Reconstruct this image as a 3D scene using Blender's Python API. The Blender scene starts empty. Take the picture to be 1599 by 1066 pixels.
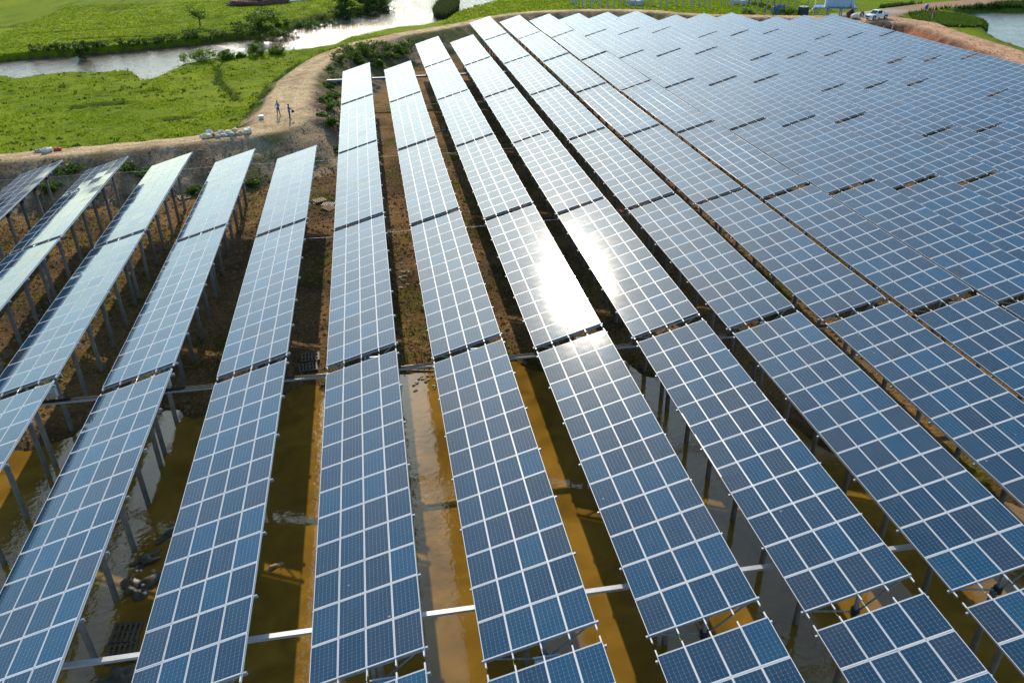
import bpy, bmesh, math, random
import numpy as np
from mathutils import Vector, Matrix

random.seed(7)
rng = np.random.default_rng(11)
R = math.radians
scene = bpy.context.scene
COL = scene.collection

# ------------------------------------------------------------------ camera
cam_d = bpy.data.cameras.new("camera")
cam_d.sensor_width = 36.0
cam_d.lens = 28.48
cam_d.clip_end = 8000
cam = bpy.data.objects.new("camera", cam_d)
COL.objects.link(cam)
_p, _y, _r = R(29.42), R(9.29), R(-0.84)
fwd = Vector((math.sin(_y) * math.cos(_p), math.cos(_y) * math.cos(_p), -math.sin(_p)))
rgt = Vector((math.cos(_y), -math.sin(_y), 0))
upv = rgt.cross(fwd)
cR = rgt * math.cos(_r) + upv * math.sin(_r)
cU = -rgt * math.sin(_r) + upv * math.cos(_r)
m = Matrix((cR, cU, -fwd)).transposed().to_4x4()
m.translation = Vector((-1.916, -18.642, 27.76))
cam.matrix_world = m
scene.camera = cam

# ------------------------------------------------------------------ sky, sun, exposure
SUN_EL, SUN_AZ = R(29.0), R(-3.0)          # azimuth from +Y towards +X
world = bpy.data.worlds.new("World")
scene.world = world
world.use_nodes = True
wn = world.node_tree
bg = wn.nodes["Background"]
sky = wn.nodes.new("ShaderNodeTexSky")
sky.sky_type = 'NISHITA'
sky.sun_disc = False
sky.sun_elevation = SUN_EL
sky.sun_rotation = SUN_AZ
sky.air_density = 1.2
sky.dust_density = 0.8
sky.ozone_density = 1.2
tint = wn.nodes.new("ShaderNodeVectorMath")      # clear, slightly cyan sky
tint.operation = 'MULTIPLY'
tint.inputs[1].default_value = (0.82, 0.96, 1.0)
wn.links.new(sky.outputs[0], tint.inputs[0])
wn.links.new(tint.outputs[0], bg.inputs[0])
bg.inputs[1].default_value = 0.15
sun_d = bpy.data.lights.new("sun", 'SUN')
sun_d.energy = 3.6
sun_d.angle = R(0.53)
sun_d.color = (1.0, 0.86, 0.68)
sun = bpy.data.objects.new("sun", sun_d)
COL.objects.link(sun)
sdir = Vector((math.sin(SUN_AZ) * math.cos(SUN_EL), math.cos(SUN_AZ) * math.cos(SUN_EL), math.sin(SUN_EL)))
sun.rotation_euler = sdir.to_track_quat('Z', 'Y').to_euler()
sun.location = (0, 200, 120)
scene.view_settings.view_transform = 'Standard'
scene.view_settings.look = 'None'
scene.view_settings.gamma = 1.0
scene.view_settings.use_curve_mapping = False
scene.view_settings.exposure = 0.55
scene.render.engine = 'CYCLES'
scene.cycles.use_denoising = True
scene.cycles.max_bounces = 6
scene.cycles.glossy_bounces = 4
scene.cycles.diffuse_bounces = 2
scene.cycles.sample_clamp_indirect = 4.0


# ------------------------------------------------------------------ materials
def new_mat(name):
    mt = bpy.data.materials.new(name)
    mt.use_nodes = True
    nt = mt.node_tree
    return mt, nt, nt.nodes, nt.links, nt.nodes["Principled BSDF"]


def mat(name, col, rough=0.7, metal=0.0, var=0.25, scale=6.0, bump=0.0, spec=0.5, rnd=0.0):
    mt, nt, N, L, B = new_mat(name)
    B.inputs["Roughness"].default_value = rough
    B.inputs["Metallic"].default_value = metal
    B.inputs["Specular IOR Level"].default_value = spec
    tc = N.new("ShaderNodeTexCoord")
    nz = N.new("ShaderNodeTexNoise")
    nz.inputs["Scale"].default_value = scale
    nz.inputs["Detail"].default_value = 5
    L.new(tc.outputs["Object"], nz.inputs["Vector"])
    mp = N.new("ShaderNodeMapRange")
    mp.inputs[1].default_value = 0.3
    mp.inputs[2].default_value = 0.7
    mp.inputs[3].default_value = 1 - var
    mp.inputs[4].default_value = 1 + var
    L.new(nz.outputs[0], mp.inputs[0])
    fac = mp.outputs[0]
    if rnd:
        oi = N.new("ShaderNodeObjectInfo")
        m2 = N.new("ShaderNodeMapRange")
        m2.inputs[3].default_value = 1 - rnd
        m2.inputs[4].default_value = 1 + rnd
        L.new(oi.outputs["Random"], m2.inputs[0])
        mu = N.new("ShaderNodeMath")
        mu.operation = 'MULTIPLY'
        L.new(fac, mu.inputs[0])
        L.new(m2.outputs[0], mu.inputs[1])
        fac = mu.outputs[0]
    vm = N.new("ShaderNodeVectorMath")
    vm.operation = 'SCALE'
    vm.inputs[0].default_value = col
    L.new(fac, vm.inputs["Scale"])
    L.new(vm.outputs[0], B.inputs["Base Color"])
    if bump:
        bp = N.new("ShaderNodeBump")
        bp.inputs["Strength"].default_value = bump
        bp.inputs["Distance"].default_value = 0.05
        L.new(nz.outputs[0], bp.inputs["Height"])
        L.new(bp.outputs[0], B.inputs["Normal"])
    return mt


def attr_mat(name, attr, rough, bump_scales, bump_strength, dist, var=0.35, spec=0.3, fine=3.0):
    """colour from a vertex colour attribute, broken up by fine noise"""
    mt, nt, N, L, B = new_mat(name)
    B.inputs["Roughness"].default_value = rough
    B.inputs["Specular IOR Level"].default_value = spec
    at = N.new("ShaderNodeAttribute")
    at.attribute_name = attr
    geo = N.new("ShaderNodeNewGeometry")
    n1 = N.new("ShaderNodeTexNoise")
    n1.inputs["Scale"].default_value = bump_scales[0]
    n1.inputs["Detail"].default_value = 6
    n1.inputs["Roughness"].default_value = 0.65
    L.new(geo.outputs["Position"], n1.inputs["Vector"])
    n2 = N.new("ShaderNodeTexNoise")
    n2.inputs["Scale"].default_value = bump_scales[1]
    n2.inputs["Detail"].default_value = 5
    n2.inputs["Roughness"].default_value = 0.7
    L.new(geo.outputs["Position"], n2.inputs["Vector"])
    mp = N.new("ShaderNodeMapRange")
    mp.inputs[1].default_value = 0.28
    mp.inputs[2].default_value = 0.72
    mp.inputs[3].default_value = 1 - var
    mp.inputs[4].default_value = 1 + var
    L.new(n2.outputs[0], mp.inputs[0])
    vm = N.new("ShaderNodeVectorMath")
    vm.operation = 'SCALE'
    L.new(at.outputs["Color"], vm.inputs[0])
    L.new(mp.outputs[0], vm.inputs["Scale"])
    L.new(vm.outputs[0], B.inputs["Base Color"])
    ad = N.new("ShaderNodeMath")
    ad.operation = 'ADD'
    L.new(n1.outputs[0], ad.inputs[0])
    L.new(n2.outputs[0], ad.inputs[1])
    bp = N.new("ShaderNodeBump")
    bp.inputs["Strength"].default_value = bump_strength
    bp.inputs["Distance"].default_value = dist
    L.new(ad.outputs[0], bp.inputs["Height"])
    L.new(bp.outputs[0], B.inputs["Normal"])
    return mt


def leaf_mat(name, c1, c2, trans=0.35):
    mt, nt, N, L, B = new_mat(name)
    at = N.new("ShaderNodeAttribute")
    at.attribute_name = "tone"
    mx = N.new("ShaderNodeMix")
    mx.data_type = 'RGBA'
    mx.inputs[6].default_value = (*c1, 1)
    mx.inputs[7].default_value = (*c2, 1)
    L.new(at.outputs["Fac"], mx.inputs[0])
    B.inputs["Roughness"].default_value = 0.6
    B.inputs["Specular IOR Level"].default_value = 0.25
    L.new(mx.outputs[2], B.inputs["Base Color"])
    tr = N.new("ShaderNodeBsdfTranslucent")
    L.new(mx.outputs[2], tr.inputs["Color"])
    ms = N.new("ShaderNodeMixShader")
    ms.inputs[0].default_value = trans
    L.new(B.outputs[0], ms.inputs[1])
    L.new(tr.outputs[0], ms.inputs[2])
    L.new(ms.outputs[0], N["Material Output"].inputs[0])
    return mt


def water_mat(name, col, rough, scale, strength, dist, wave_mask=None, spec=0.5):
    mt, nt, N, L, B = new_mat(name)
    B.inputs["Roughness"].default_value = rough
    B.inputs["IOR"].default_value = 1.33
    B.inputs["Specular IOR Level"].default_value = spec
    geo = N.new("ShaderNodeNewGeometry")
    nz = N.new("ShaderNodeTexNoise")
    nz.inputs["Scale"].default_value = scale
    nz.inputs["Detail"].default_value = 3
    L.new(geo.outputs["Position"], nz.inputs["Vector"])
    big = N.new("ShaderNodeTexNoise")
    big.inputs["Scale"].default_value = 0.30
    big.inputs["Detail"].default_value = 6
    big.inputs["Distortion"].default_value = 1.4
    L.new(geo.outputs["Position"], big.inputs["Vector"])
    mp = N.new("ShaderNodeMapRange")
    mp.inputs[1].default_value = 0.3
    mp.inputs[2].default_value = 0.7
    mp.inputs[3].default_value = 0.62
    mp.inputs[4].default_value = 1.25
    L.new(big.outputs[0], mp.inputs[0])
    vm = N.new("ShaderNodeVectorMath")
    vm.operation = 'SCALE'
    vm.inputs[0].default_value = col
    L.new(mp.outputs[0], vm.inputs["Scale"])
    L.new(vm.outputs[0], B.inputs["Base Color"])
    bp = N.new("ShaderNodeBump")
    bp.inputs["Distance"].default_value = dist
    L.new(nz.outputs[0], bp.inputs["Height"])
    if wave_mask:
        m2 = N.new("ShaderNodeMapRange")
        m2.inputs[1].default_value = wave_mask[0]
        m2.inputs[2].default_value = wave_mask[1]
        m2.inputs[3].default_value = strength * 0.12
        m2.inputs[4].default_value = strength
        b2 = N.new("ShaderNodeTexNoise")
        b2.inputs["Scale"].default_value = 0.12
        L.new(geo.outputs["Position"], b2.inputs["Vector"])
        L.new(b2.outputs[0], m2.inputs[0])
        L.new(m2.outputs[0], bp.inputs["Strength"])
    else:
        bp.inputs["Strength"].default_value = strength
    L.new(bp.outputs[0], B.inputs["Normal"])
    return mt


def panel_glass_mat():
    mt, nt, N, L, B = new_mat("panel_glass")

    def math_(op, a, b=None, c=None):
        n = N.new("ShaderNodeMath")
        n.operation = op
        for i, v in enumerate((a, b, c)):
            if v is None:
                continue
            if isinstance(v, (int, float)):
                n.inputs[i].default_value = v
            else:
                L.new(v, n.inputs[i])
        return n.outputs[0]
    uv = N.new("ShaderNodeUVMap")
    uv.uv_map = "uv"
    sp = N.new("ShaderNodeSeparateXYZ")
    L.new(uv.outputs[0], sp.inputs[0])
    x = math_('MULTIPLY', sp.outputs[0], 0.992)
    y = math_('MULTIPLY', sp.outputs[1], 1.65)
    px_, py_ = 0.1575, 0.1555
    cx = math_('DIVIDE', math_('SUBTRACT', x, (0.992 - 6 * px_) / 2), px_)
    cy = math_('DIVIDE', math_('SUBTRACT', y, (1.65 - 10 * py_) / 2), py_)
    fx, fy = math_('FRACT', cx), math_('FRACT', cy)
    ex = math_('MULTIPLY', math_('MINIMUM', fx, math_('SUBTRACT', 1.0, fx)), px_)
    ey = math_('MULTIPLY', math_('MINIMUM', fy, math_('SUBTRACT', 1.0, fy)), py_)
    inside = math_('MULTIPLY',
                   math_('MULTIPLY', math_('GREATER_THAN', cx, 0.0), math_('LESS_THAN', cx, 6.0)),
                   math_('MULTIPLY', math_('GREATER_THAN', cy, 0.0), math_('LESS_THAN', cy, 10.0)))
    g = math_('MULTIPLY', math_('GREATER_THAN', ex, 0.0016), math_('GREATER_THAN', ey, 0.0007))
    dia = math_('GREATER_THAN', math_('ADD', ex, ey), 0.012)
    cell = math_('MULTIPLY', inside, math_('MULTIPLY', g, dia))
    oi = N.new("ShaderNodeObjectInfo")
    ramp = N.new("ShaderNodeValToRGB")
    e = ramp.color_ramp.elements
    e[0].position, e[0].color = 0.0, (0.002, 0.028, 0.064, 1)
    e[1].position, e[1].color = 1.0, (0.003, 0.055, 0.115, 1)
    for p_, c_ in ((0.35, (0.002, 0.038, 0.083, 1)), (0.6, (0.012, 0.031, 0.060, 1)), (0.8, (0.002, 0.047, 0.100, 1))):
        q = e.new(p_)
        q.color = c_
    L.new(oi.outputs["Random"], ramp.inputs[0])
    mx = N.new("ShaderNodeMix")
    mx.data_type = 'RGBA'
    bs = N.new("ShaderNodeMix")
    bs.data_type = 'RGBA'
    bs.inputs[6].default_value = (0.52, 0.54, 0.56, 1)
    bs.inputs[7].default_value = (0.30, 0.36, 0.42, 1)
    L.new(inside, bs.inputs[0])
    L.new(bs.outputs[2], mx.inputs[6])
    L.new(cell, mx.inputs[0])
    L.new(ramp.outputs[0], mx.inputs[7])
    geo = N.new("ShaderNodeNewGeometry")
    dn = N.new("ShaderNodeTexNoise")
    dn.inputs["Scale"].default_value = 1.1
    dn.inputs["Detail"].default_value = 6
    dn.inputs["Roughness"].default_value = 0.7
    L.new(geo.outputs["Position"], dn.inputs["Vector"])
    dm = N.new("ShaderNodeMapRange")
    dm.inputs[1].default_value = 0.42
    dm.inputs[2].default_value = 0.80
    dm.inputs[3].default_value = 0.0
    dm.inputs[4].default_value = 0.05
    L.new(dn.outputs[0], dm.inputs[0])
    # splashes of bird lime, small and rare
    vo = N.new("ShaderNodeTexVoronoi")
    vo.inputs["Scale"].default_value = 0.55
    L.new(geo.outputs["Position"], vo.inputs["Vector"])
    sp_ = math_('MULTIPLY', math_('LESS_THAN', vo.outputs["Distance"], 0.028), 0.7)
    du = N.new("ShaderNodeMix")
    du.data_type = 'RGBA'
    du.inputs[7].default_value = (0.30, 0.28, 0.25, 1)
    L.new(math_('MAXIMUM', dm.outputs[0], sp_), du.inputs[0])
    L.new(mx.outputs[2], du.inputs[6])
    L.new(du.outputs[2], B.inputs["Base Color"])
    # a little dust makes the glass less than mirror smooth
    tc = N.new("ShaderNodeTexCoord")
    nz = N.new("ShaderNodeTexNoise")
    nz.inputs["Scale"].default_value = 2.0
    nz.inputs["Detail"].default_value = 4
    L.new(tc.outputs["Object"], nz.inputs["Vector"])
    mp = N.new("ShaderNodeMapRange")
    mp.inputs[3].default_value = 0.04
    mp.inputs[4].default_value = 0.075
    L.new(nz.outputs[0], mp.inputs[0])
    L.new(mp.outputs[0], B.inputs["Roughness"])
    B.inputs["IOR"].default_value = 1.56
    return mt


M = {}
M['glass'] = panel_glass_mat()
M['frame'] = mat('panel_frame_aluminium', (0.60, 0.61, 0.62), 0.38, 0.0, 0.05)
M['back'] = mat('panel_backsheet', (0.30, 0.32, 0.34), 0.7, 0, 0.1)
M['galv'] = mat('galvanised_steel', (0.50, 0.54, 0.58), 0.45, 0.35, 0.15)
M['galv_dk'] = mat('galvanised_steel_shaded', (0.30, 0.36, 0.42), 0.5, 0.3, 0.2)  # darker blue-grey steel, shade under the tables put into its colour
M['pile'] = mat('pile_concrete', (0.21, 0.195, 0.175), 0.85, 0, 0.25, 1.6, 0.2, rnd=0.25)
M['collar'] = mat('collar_black', (0.03, 0.032, 0.035), 0.6)
M['tray'] = mat('tray_zinc', (0.50, 0.52, 0.55), 0.4, 0.2, 0.08)
M['earth'] = mat('earth_wire', (0.45, 0.40, 0.03), 0.6)
M['inverter'] = mat('inverter_paint', (0.10, 0.14, 0.20), 0.5)
M['grey'] = mat('grey_paint', (0.42, 0.44, 0.46), 0.5)
M['black'] = mat('black_rubber', (0.015, 0.015, 0.016), 0.6)
M['wood'] = mat('pallet_wood', (0.30, 0.20, 0.11), 0.85, 0, 0.35, 4, 0.1)
M['wood_dark'] = mat('wet_wood', (0.085, 0.065, 0.045), 0.7, 0, 0.35, 4, 0.1)
M['mud'] = mat('wet_mud', (0.07, 0.052, 0.036), 0.55, 0, 0.5, 3, 0.6)
M['sack_white'] = mat('woven_sack_white', (0.58, 0.55, 0.48), 0.75, 0, 0.15, 5, 0.2)
M['sack_tan'] = mat('woven_sack_tan', (0.50, 0.40, 0.24), 0.8, 0, 0.2, 5, 0.2)
M['sack_grey'] = mat('woven_sack_grey', (0.36, 0.35, 0.34), 0.8, 0, 0.3, 5, 0.2)
M['sack_red'] = mat('woven_sack_red', (0.55, 0.05, 0.05), 0.7)
M['sack_lilac'] = mat('woven_sack_lilac', (0.50, 0.48, 0.72), 0.7)
M['sack_yellow'] = mat('woven_sack_yellow', (0.62, 0.58, 0.28), 0.7)
M['white_paint'] = mat('white_paint', (0.80, 0.80, 0.80), 0.35, 0, 0.04)
M['car_paint'] = mat('car_paint_white', (0.72, 0.75, 0.78), 0.22, 0, 0.03)
M['car_glass'] = mat('car_glass', (0.02, 0.03, 0.04), 0.08)
M['headlight'] = mat('headlight_glass', (0.6, 0.62, 0.65), 0.1)
M['red'] = mat('red_plastic', (0.6, 0.03, 0.03), 0.4)
M['blue'] = mat('blue_plastic', (0.03, 0.10, 0.42), 0.5)
M['blue_steel'] = mat('blue_steel', (0.05, 0.16, 0.38), 0.5)
M['container'] = mat('container_paint', (0.36, 0.50, 0.62), 0.5, 0, 0.08)
M['skin'] = mat('skin', (0.35, 0.20, 0.13), 0.6, 0, 0.05)
M['hair'] = mat('black_hair', (0.012, 0.010, 0.009), 0.6)
M['shirt_a'] = mat('shirt_blue', (0.02, 0.17, 0.45), 0.85)
M['shirt_b'] = mat('shirt_royal_blue', (0.02, 0.08, 0.50), 0.85)
M['jeans'] = mat('jeans', (0.02, 0.045, 0.10), 0.9)
M['work'] = mat('grey_work_wear', (0.16, 0.18, 0.24), 0.9)
M['helmet'] = mat('yellow_helmet', (0.80, 0.50, 0.03), 0.35)
M['paper'] = mat('paper', (0.8, 0.8, 0.8), 0.7, 0, 0.03)
M['bark'] = mat('bark', (0.09, 0.065, 0.045), 0.9, 0, 0.3, 5, 0.3)
M['brush'] = mat('dead_brush', (0.13, 0.065, 0.04), 0.9, 0, 0.4)
M['concrete'] = mat('pale_concrete', (0.55, 0.55, 0.53), 0.8, 0, 0.12)
M['pile_blue'] = mat('grey_concrete_post', (0.33, 0.37, 0.42), 0.8, 0, 0.15)
M['stone'] = mat('pale_stone', (0.45, 0.38, 0.28), 0.85, 0, 0.3, 3, 0.2)
M['leaf'] = leaf_mat('leaf_green', (0.035, 0.080, 0.010), (0.12, 0.20, 0.018), .45)
M['leaf_dk'] = leaf_mat('leaf_dark', (0.025, 0.058, 0.012), (0.075, 0.130, 0.018), .45)
M['leaf_br'] = leaf_mat('leaf_bright', (0.060, 0.120, 0.008), (0.19, 0.28, 0.02), .5)
M['grass'] = leaf_mat('grass_blades', (0.15, 0.235, 0.005), (0.24, 0.32, 0.010), 0.5)
M['reed'] = leaf_mat('reed_blades', (0.05, 0.065, 0.02), (0.10, 0.12, 0.035), 0.3)
M['weed'] = leaf_mat('weed_blades', (0.06, 0.11, 0.012), (0.14, 0.21, 0.02), 0.45)
M['ground'] = attr_mat('ground_earth_and_grass', 'ground_color', 0.95, (1.3, 4.2), 1.0, 0.30, 0.55, spec=0.04)
M['flood'] = water_mat('muddy_water', (0.25, 0.140, 0.020), 0.03, 2.8, 0.42, 0.06, (0.40, 0.60), 1.0)
M['river'] = water_mat('river_water', (0.16, 0.130, 0.09), 0.05, 2.2, 1.0, 0.13)
M['pond'] = water_mat('pond_water', (0.20, 0.21, 0.19), 0.06, 2.4, 0.8, 0.10)


# ------------------------------------------------------------------ helpers
class MB:
    """collects shapes into one mesh"""

    def __init__(self):
        self.v, self.f, self.mi = [], [], []

    def quad_box(self, corners, mi=0):
        b = len(self.v)
        self.v += [tuple(c) for c in corners]
        for f in ((0, 3, 2, 1), (4, 5, 6, 7), (0, 1, 5, 4), (1, 2, 6, 5), (2, 3, 7, 6), (3, 0, 4, 7)):
            self.f.append([b + i for i in f])
            self.mi.append(mi)
        return self

    def box(self, x0, x1, y0, y1, z0, z1, mi=0):
        return self.quad_box([(x0, y0, z0), (x1, y0, z0), (x1, y1, z0), (x0, y1, z0),
                              (x0, y0, z1), (x1, y0, z1), (x1, y1, z1), (x0, y1, z1)], mi)

    def obox(self, c, ax, ay, az, mi=0):
        c, ax, ay, az = Vector(c), Vector(ax), Vector(ay), Vector(az)
        return self.quad_box([c - ax - ay - az, c + ax - ay - az, c + ax + ay - az, c - ax + ay - az,
                              c - ax - ay + az, c + ax - ay + az, c + ax + ay + az, c - ax + ay + az], mi)

    def bar(self, a, b, w, h, mi=0):
        a, b = Vector(a), Vector(b)
        d = b - a
        ln = d.length
        d.normalize()
        ref = Vector((0, 0, 1)) if abs(d.z) < 0.9 else Vector((0, 1, 0))
        s = d.cross(ref).normalized()
        u = s.cross(d)
        return self.obox((a + b) / 2, d * ln / 2, s * w / 2, u * h / 2, mi)

    def tube(self, pts, radii, n=8, mi=0, cap=True):
        rings = []
        pts = [Vector(p) for p in pts]
        for i, p in enumerate(pts):
            d = (pts[min(i + 1, len(pts) - 1)] - pts[max(i - 1, 0)]).normalized()
            ref = Vector((0, 0, 1)) if abs(d.z) < 0.9 else Vector((1, 0, 0))
            s = d.cross(ref).normalized()
            u = s.cross(d)
            r = radii[i] if isinstance(radii, (list, tuple)) else radii
            b = len(self.v)
            for k in range(n):
                a = 2 * math.pi * k / n
                self.v.append(tuple(p + s * math.cos(a) * r + u * math.sin(a) * r))
            rings.append(b)
        for i in range(len(rings) - 1):
            for k in range(n):
                k2 = (k + 1) % n
                self.f.append([rings[i] + k, rings[i] + k2, rings[i + 1] + k2, rings[i + 1] + k])
                self.mi.append(mi)
        if cap:
            self.f.append([rings[0] + k for k in reversed(range(n))])
            self.mi.append(mi)
            self.f.append([rings[-1] + k for k in range(n)])
            self.mi.append(mi)
        return self

    def prism(self, prof, y0, y1, mi=0, axis='y'):
        """extrude an (x, z) outline along y"""
        b = len(self.v)
        n = len(prof)
        for yy in (y0, y1):
            for (x, z) in prof:
                self.v.append((x, yy, z))
        self.f.append([b + i for i in range(n)])
        self.mi.append(mi)
        self.f.append([b + n + i for i in reversed(range(n))])
        self.mi.append(mi)
        for i in range(n):
            j = (i + 1) % n
            self.f.append([b + j, b + i, b + n + i, b + n + j])
            self.mi.append(mi)
        return self

    def mesh(self, name, mats, smooth=False):
        me = bpy.data.meshes.new(name)
        me.from_pydata(self.v, [], self.f)
        for mt in mats:
            me.materials.append(mt)
        me.polygons.foreach_set("material_index", self.mi)
        if smooth:
            me.polygons.foreach_set("use_smooth", [True] * len(self.f))
        me.update()
        return me


def link(name, me, parent=None, loc=None, rot=None):
    o = bpy.data.objects.new(name, me)
    COL.objects.link(o)
    if parent is not None:
        o.parent = parent
    if loc is not None:
        o.location = loc
    if rot is not None:
        o.rotation_euler = rot
    return o


def empty(name, loc, rz=0.0):
    o = bpy.data.objects.new(name, None)
    o.empty_display_size = 0.3
    COL.objects.link(o)
    o.location = loc
    o.rotation_euler = (0, 0, rz)
    return o


def tag(o, label=None, cat=None, group=None, kind=None):
    if label:
        o["label"] = label
    if cat:
        o["category"] = cat
    if group:
        o["group"] = group
    if kind:
        o["kind"] = kind
    return o


def part(mb, name, mats, parent, smooth=False, loc=None, rot=None):
    if not isinstance(mats, (list, tuple)):
        mats = [mats]
    return link(name, mb.mesh(name, mats, smooth), parent, loc, rot)


# numpy value noise ------------------------------------------------
_tab = rng.random((256, 256))


def vnoise(x, y):
    xi, yi = np.floor(x).astype(int), np.floor(y).astype(int)
    fx, fy = x - xi, y - yi
    fx, fy = fx * fx * (3 - 2 * fx), fy * fy * (3 - 2 * fy)
    a = _tab[xi & 255, yi & 255]
    b = _tab[(xi + 1) & 255, yi & 255]
    c = _tab[xi & 255, (yi + 1) & 255]
    d = _tab[(xi + 1) & 255, (yi + 1) & 255]
    return (a * (1 - fx) + b * fx) * (1 - fy) + (c * (1 - fx) + d * fx) * fy


def fbm(x, y, f, o=4):
    s, amp, tot = 0, 1.0, 0
    for k in range(o):
        s = s + amp * vnoise(x * f + 17.3 * k, y * f - 9.1 * k)
        tot += amp
        amp *= 0.55
        f *= 2.1
    return s / tot


def sstep(a, b, x):
    t = np.clip((x - a) / (b - a), 0, 1)
    return t * t * (3 - 2 * t)


# ------------------------------------------------------------------ terrain layout
# crest of the earth dike round the plot: x, y, half width, crest height, redness
DIKE = np.array([
    (-160, 64, 1.5, 3.7, 0), (-80, 69, 1.5, 3.7, 0), (-41, 72.2, 1.4, 3.7, 0), (-35, 72.9, 1.5, 3.7, 0), (-28.6, 74, 1.4, 3.7, 0),
    (-22, 75.1, 1.3, 3.7, 0), (-16.4, 77.2, 1.9, 3.7, 0), (-13.8, 78.6, 2.7, 3.75, 0), (-12.9, 82.0, 3.2, 3.8, 0), (-12.9, 88, 2.7, 3.7, 0), (-12.9, 96, 2.6, 3.7, 0),
    (-12.5, 105.5, 2.4, 3.7, 0), (-10.6, 116.5, 2.1, 3.7, 0), (-7.8, 125, 2.0, 3.7, 0), (-3, 134.5, 1.9, 3.7, 0),
    (4.2, 142.2, 1.7, 3.7, 0), (11.5, 147.8, 1.5, 3.7, 0), (17, 152.5, 1.3, 3.7, 0), (22, 158.5, 1.2, 3.7, 0),
    (27.5, 163.5, 1.2, 3.6, 0), (34, 167.2, 1.3, 3.5, 0), (44.5, 168, 1.3, 3.4, 0), (55, 166, 1.5, 3.3, 0.1),
    (60.5, 162.5, 1.6, 3.3, 0.1), (64, 158, 1.6, 3.3, 0.2), (69, 154.2, 1.5, 3.3, 0.2), (80, 149.3, 1.7, 3.3, 0.3), (87, 146, 2.2, 3.3, 0.4),
    (94, 142, 4.2, 3.3, 0.6), (101, 140.2, 4.0, 3.3, 0.9), (104.6, 133, 2.7, 3.3, 1), (103.2, 124, 2.0, 3.3, 1), (101.8, 116.6, 2.05, 3.3, 1),
    (100.6, 108.8, 2.6, 3.3, 1), (99, 101, 2.6, 3.3, 1), (97.5, 95, 2.8, 3.3, 1), (96, 80, 3.0, 3.3, 1), (95, 40, 3.0, 3.3, 1), (95, -90, 3.0, 3.3, 1)], float)
CLOSE = np.array([(96, -120), (-160, -120)], float)
ROAD2 = np.array([(100, 142), (107, 149.5), (114, 153.0), (121, 155.8), (131, 158.6), (142, 160.2), (160, 161.5), (220, 164)], float)
NEAR_BANK = [(-260, 118), (-110, 124), (-61.3, 128.0), (-56.6, 125.6), (-49.5, 128.5), (-45, 127.4), (-41.5, 127.6), (-39.7, 126.0), (-38.0, 121.5), (-36.2, 119.6), (-35.6, 121.5),
             (-35.3, 125.1), (-33.1, 131.8), (-29.6, 136.2), (-25, 136.5), (-21.8, 136.7), (-17.9, 140.2), (-13.0, 141.0), (-9.5, 145),
             (-5.5, 151.3), (1.6, 158.9), (10.2, 165.7), (14.6, 170.4), (20.9, 186.0), (28.6, 197.1), (42, 215), (60, 300), (80, 400)]
FAR_BANK = [(52, 400), (34, 300), (12, 235), (5.5, 217.6), (3.0, 204.8), (-3.5, 188.7), (-12.1, 180.5), (-18.3, 168.1), (-24.2, 161.2),
            (-35.7, 154.8), (-46.5, 150.4), (-55.0, 148.5), (-61.3, 147.5), (-67.3, 145.8), (-110, 141), (-260, 134)]
RIVER = np.array(NEAR_BANK + FAR_BANK, float)
POND = np.array([(107.2, 96), (109.0, 110.1), (112.3, 121.7), (116.6, 130.0), (122.0, 136.0), (122.6, 143.0), (125, 150), (128, 153.2), (133.9, 154.6),
                 (138, 151.6), (146, 148.7), (170, 146), (190, 120), (180, 80), (112, 70)], float)
WATER_EDGE = np.array([(-60, 22.5), (-24.9, 23.2), (-22.8, 23.2), (-20.6, 24.0), (-18.4, 25.3), (-15.8, 25.2), (-14.5, 23.9), (-9.3, 25.3), (-7.4, 26.4),
                       (-6.7, 23.9), (-1.5, 26.3), (0.4, 26.1), (5.7, 27.2), (7.4, 25.6), (12.4, 25.6), (13.8, 23.1), (16.5, 22.5),
                       (19.6, 18.7), (21.5, 13.4), (27.8, 8.9), (34, 3), (60, 0), (90, -4)], float)


def poly_dist(px, py, poly, closed=False):
    """distance to a polyline, arc length at the foot point, segment index and fraction"""
    best = np.full(px.shape, 1e9)
    bi = np.zeros(px.shape, int)
    bt = np.zeros(px.shape)
    arc = np.zeros(px.shape)
    P = np.vstack([poly, poly[:1]]) if closed else poly
    acc = 0.0
    for i in range(len(P) - 1):
        ax, ay = P[i, 0], P[i, 1]
        dx, dy = P[i + 1, 0] - ax, P[i + 1, 1] - ay
        l2 = dx * dx + dy * dy
        t = np.clip(((px - ax) * dx + (py - ay) * dy) / l2, 0, 1)
        d = np.hypot(px - ax - t * dx, py - ay - t * dy)
        mk = d < best
        best = np.where(mk, d, best)
        bi = np.where(mk, i, bi)
        bt = np.where(mk, t, bt)
        arc = np.where(mk, acc + t * math.sqrt(l2), arc)
        acc += math.sqrt(l2)
    return best, arc, bi, bt


def inside_poly(px, py, poly):
    c = np.zeros(px.shape, bool)
    n = len(poly)
    j = n - 1
    for i in range(n):
        xi, yi, xj, yj = poly[i, 0], poly[i, 1], poly[j, 0], poly[j, 1]
        if yi != yj:
            c ^= ((yi > py) != (yj > py)) & (px < (xj - xi) * (py - yi) / (yj - yi) + xi)
        j = i
    return c


DITCHES = [[(-90, 181), (-55, 178), (-20, 186)], [(-70, 168), (-48, 172), (-30, 190)], [(-60, 158.5), (-38, 161), (-24, 170)],
           [(-34, 171), (-18, 173), (-10, 185)], [(-80, 205), (-50, 200), (-36, 214)], [(-20, 190), (-10, 200), (-4, 214)], [(-36, 214), (-26, 205)],
           [(-75, 152), (-60, 154), (-45, 157), (-30, 163)], [(-20, 178), (-8, 190), (-2, 205)],
           [(-27, 127), (-25.0, 115), (-20.5, 100)]]
DITCHES = [np.array(d, float) for d in DITCHES]


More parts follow.
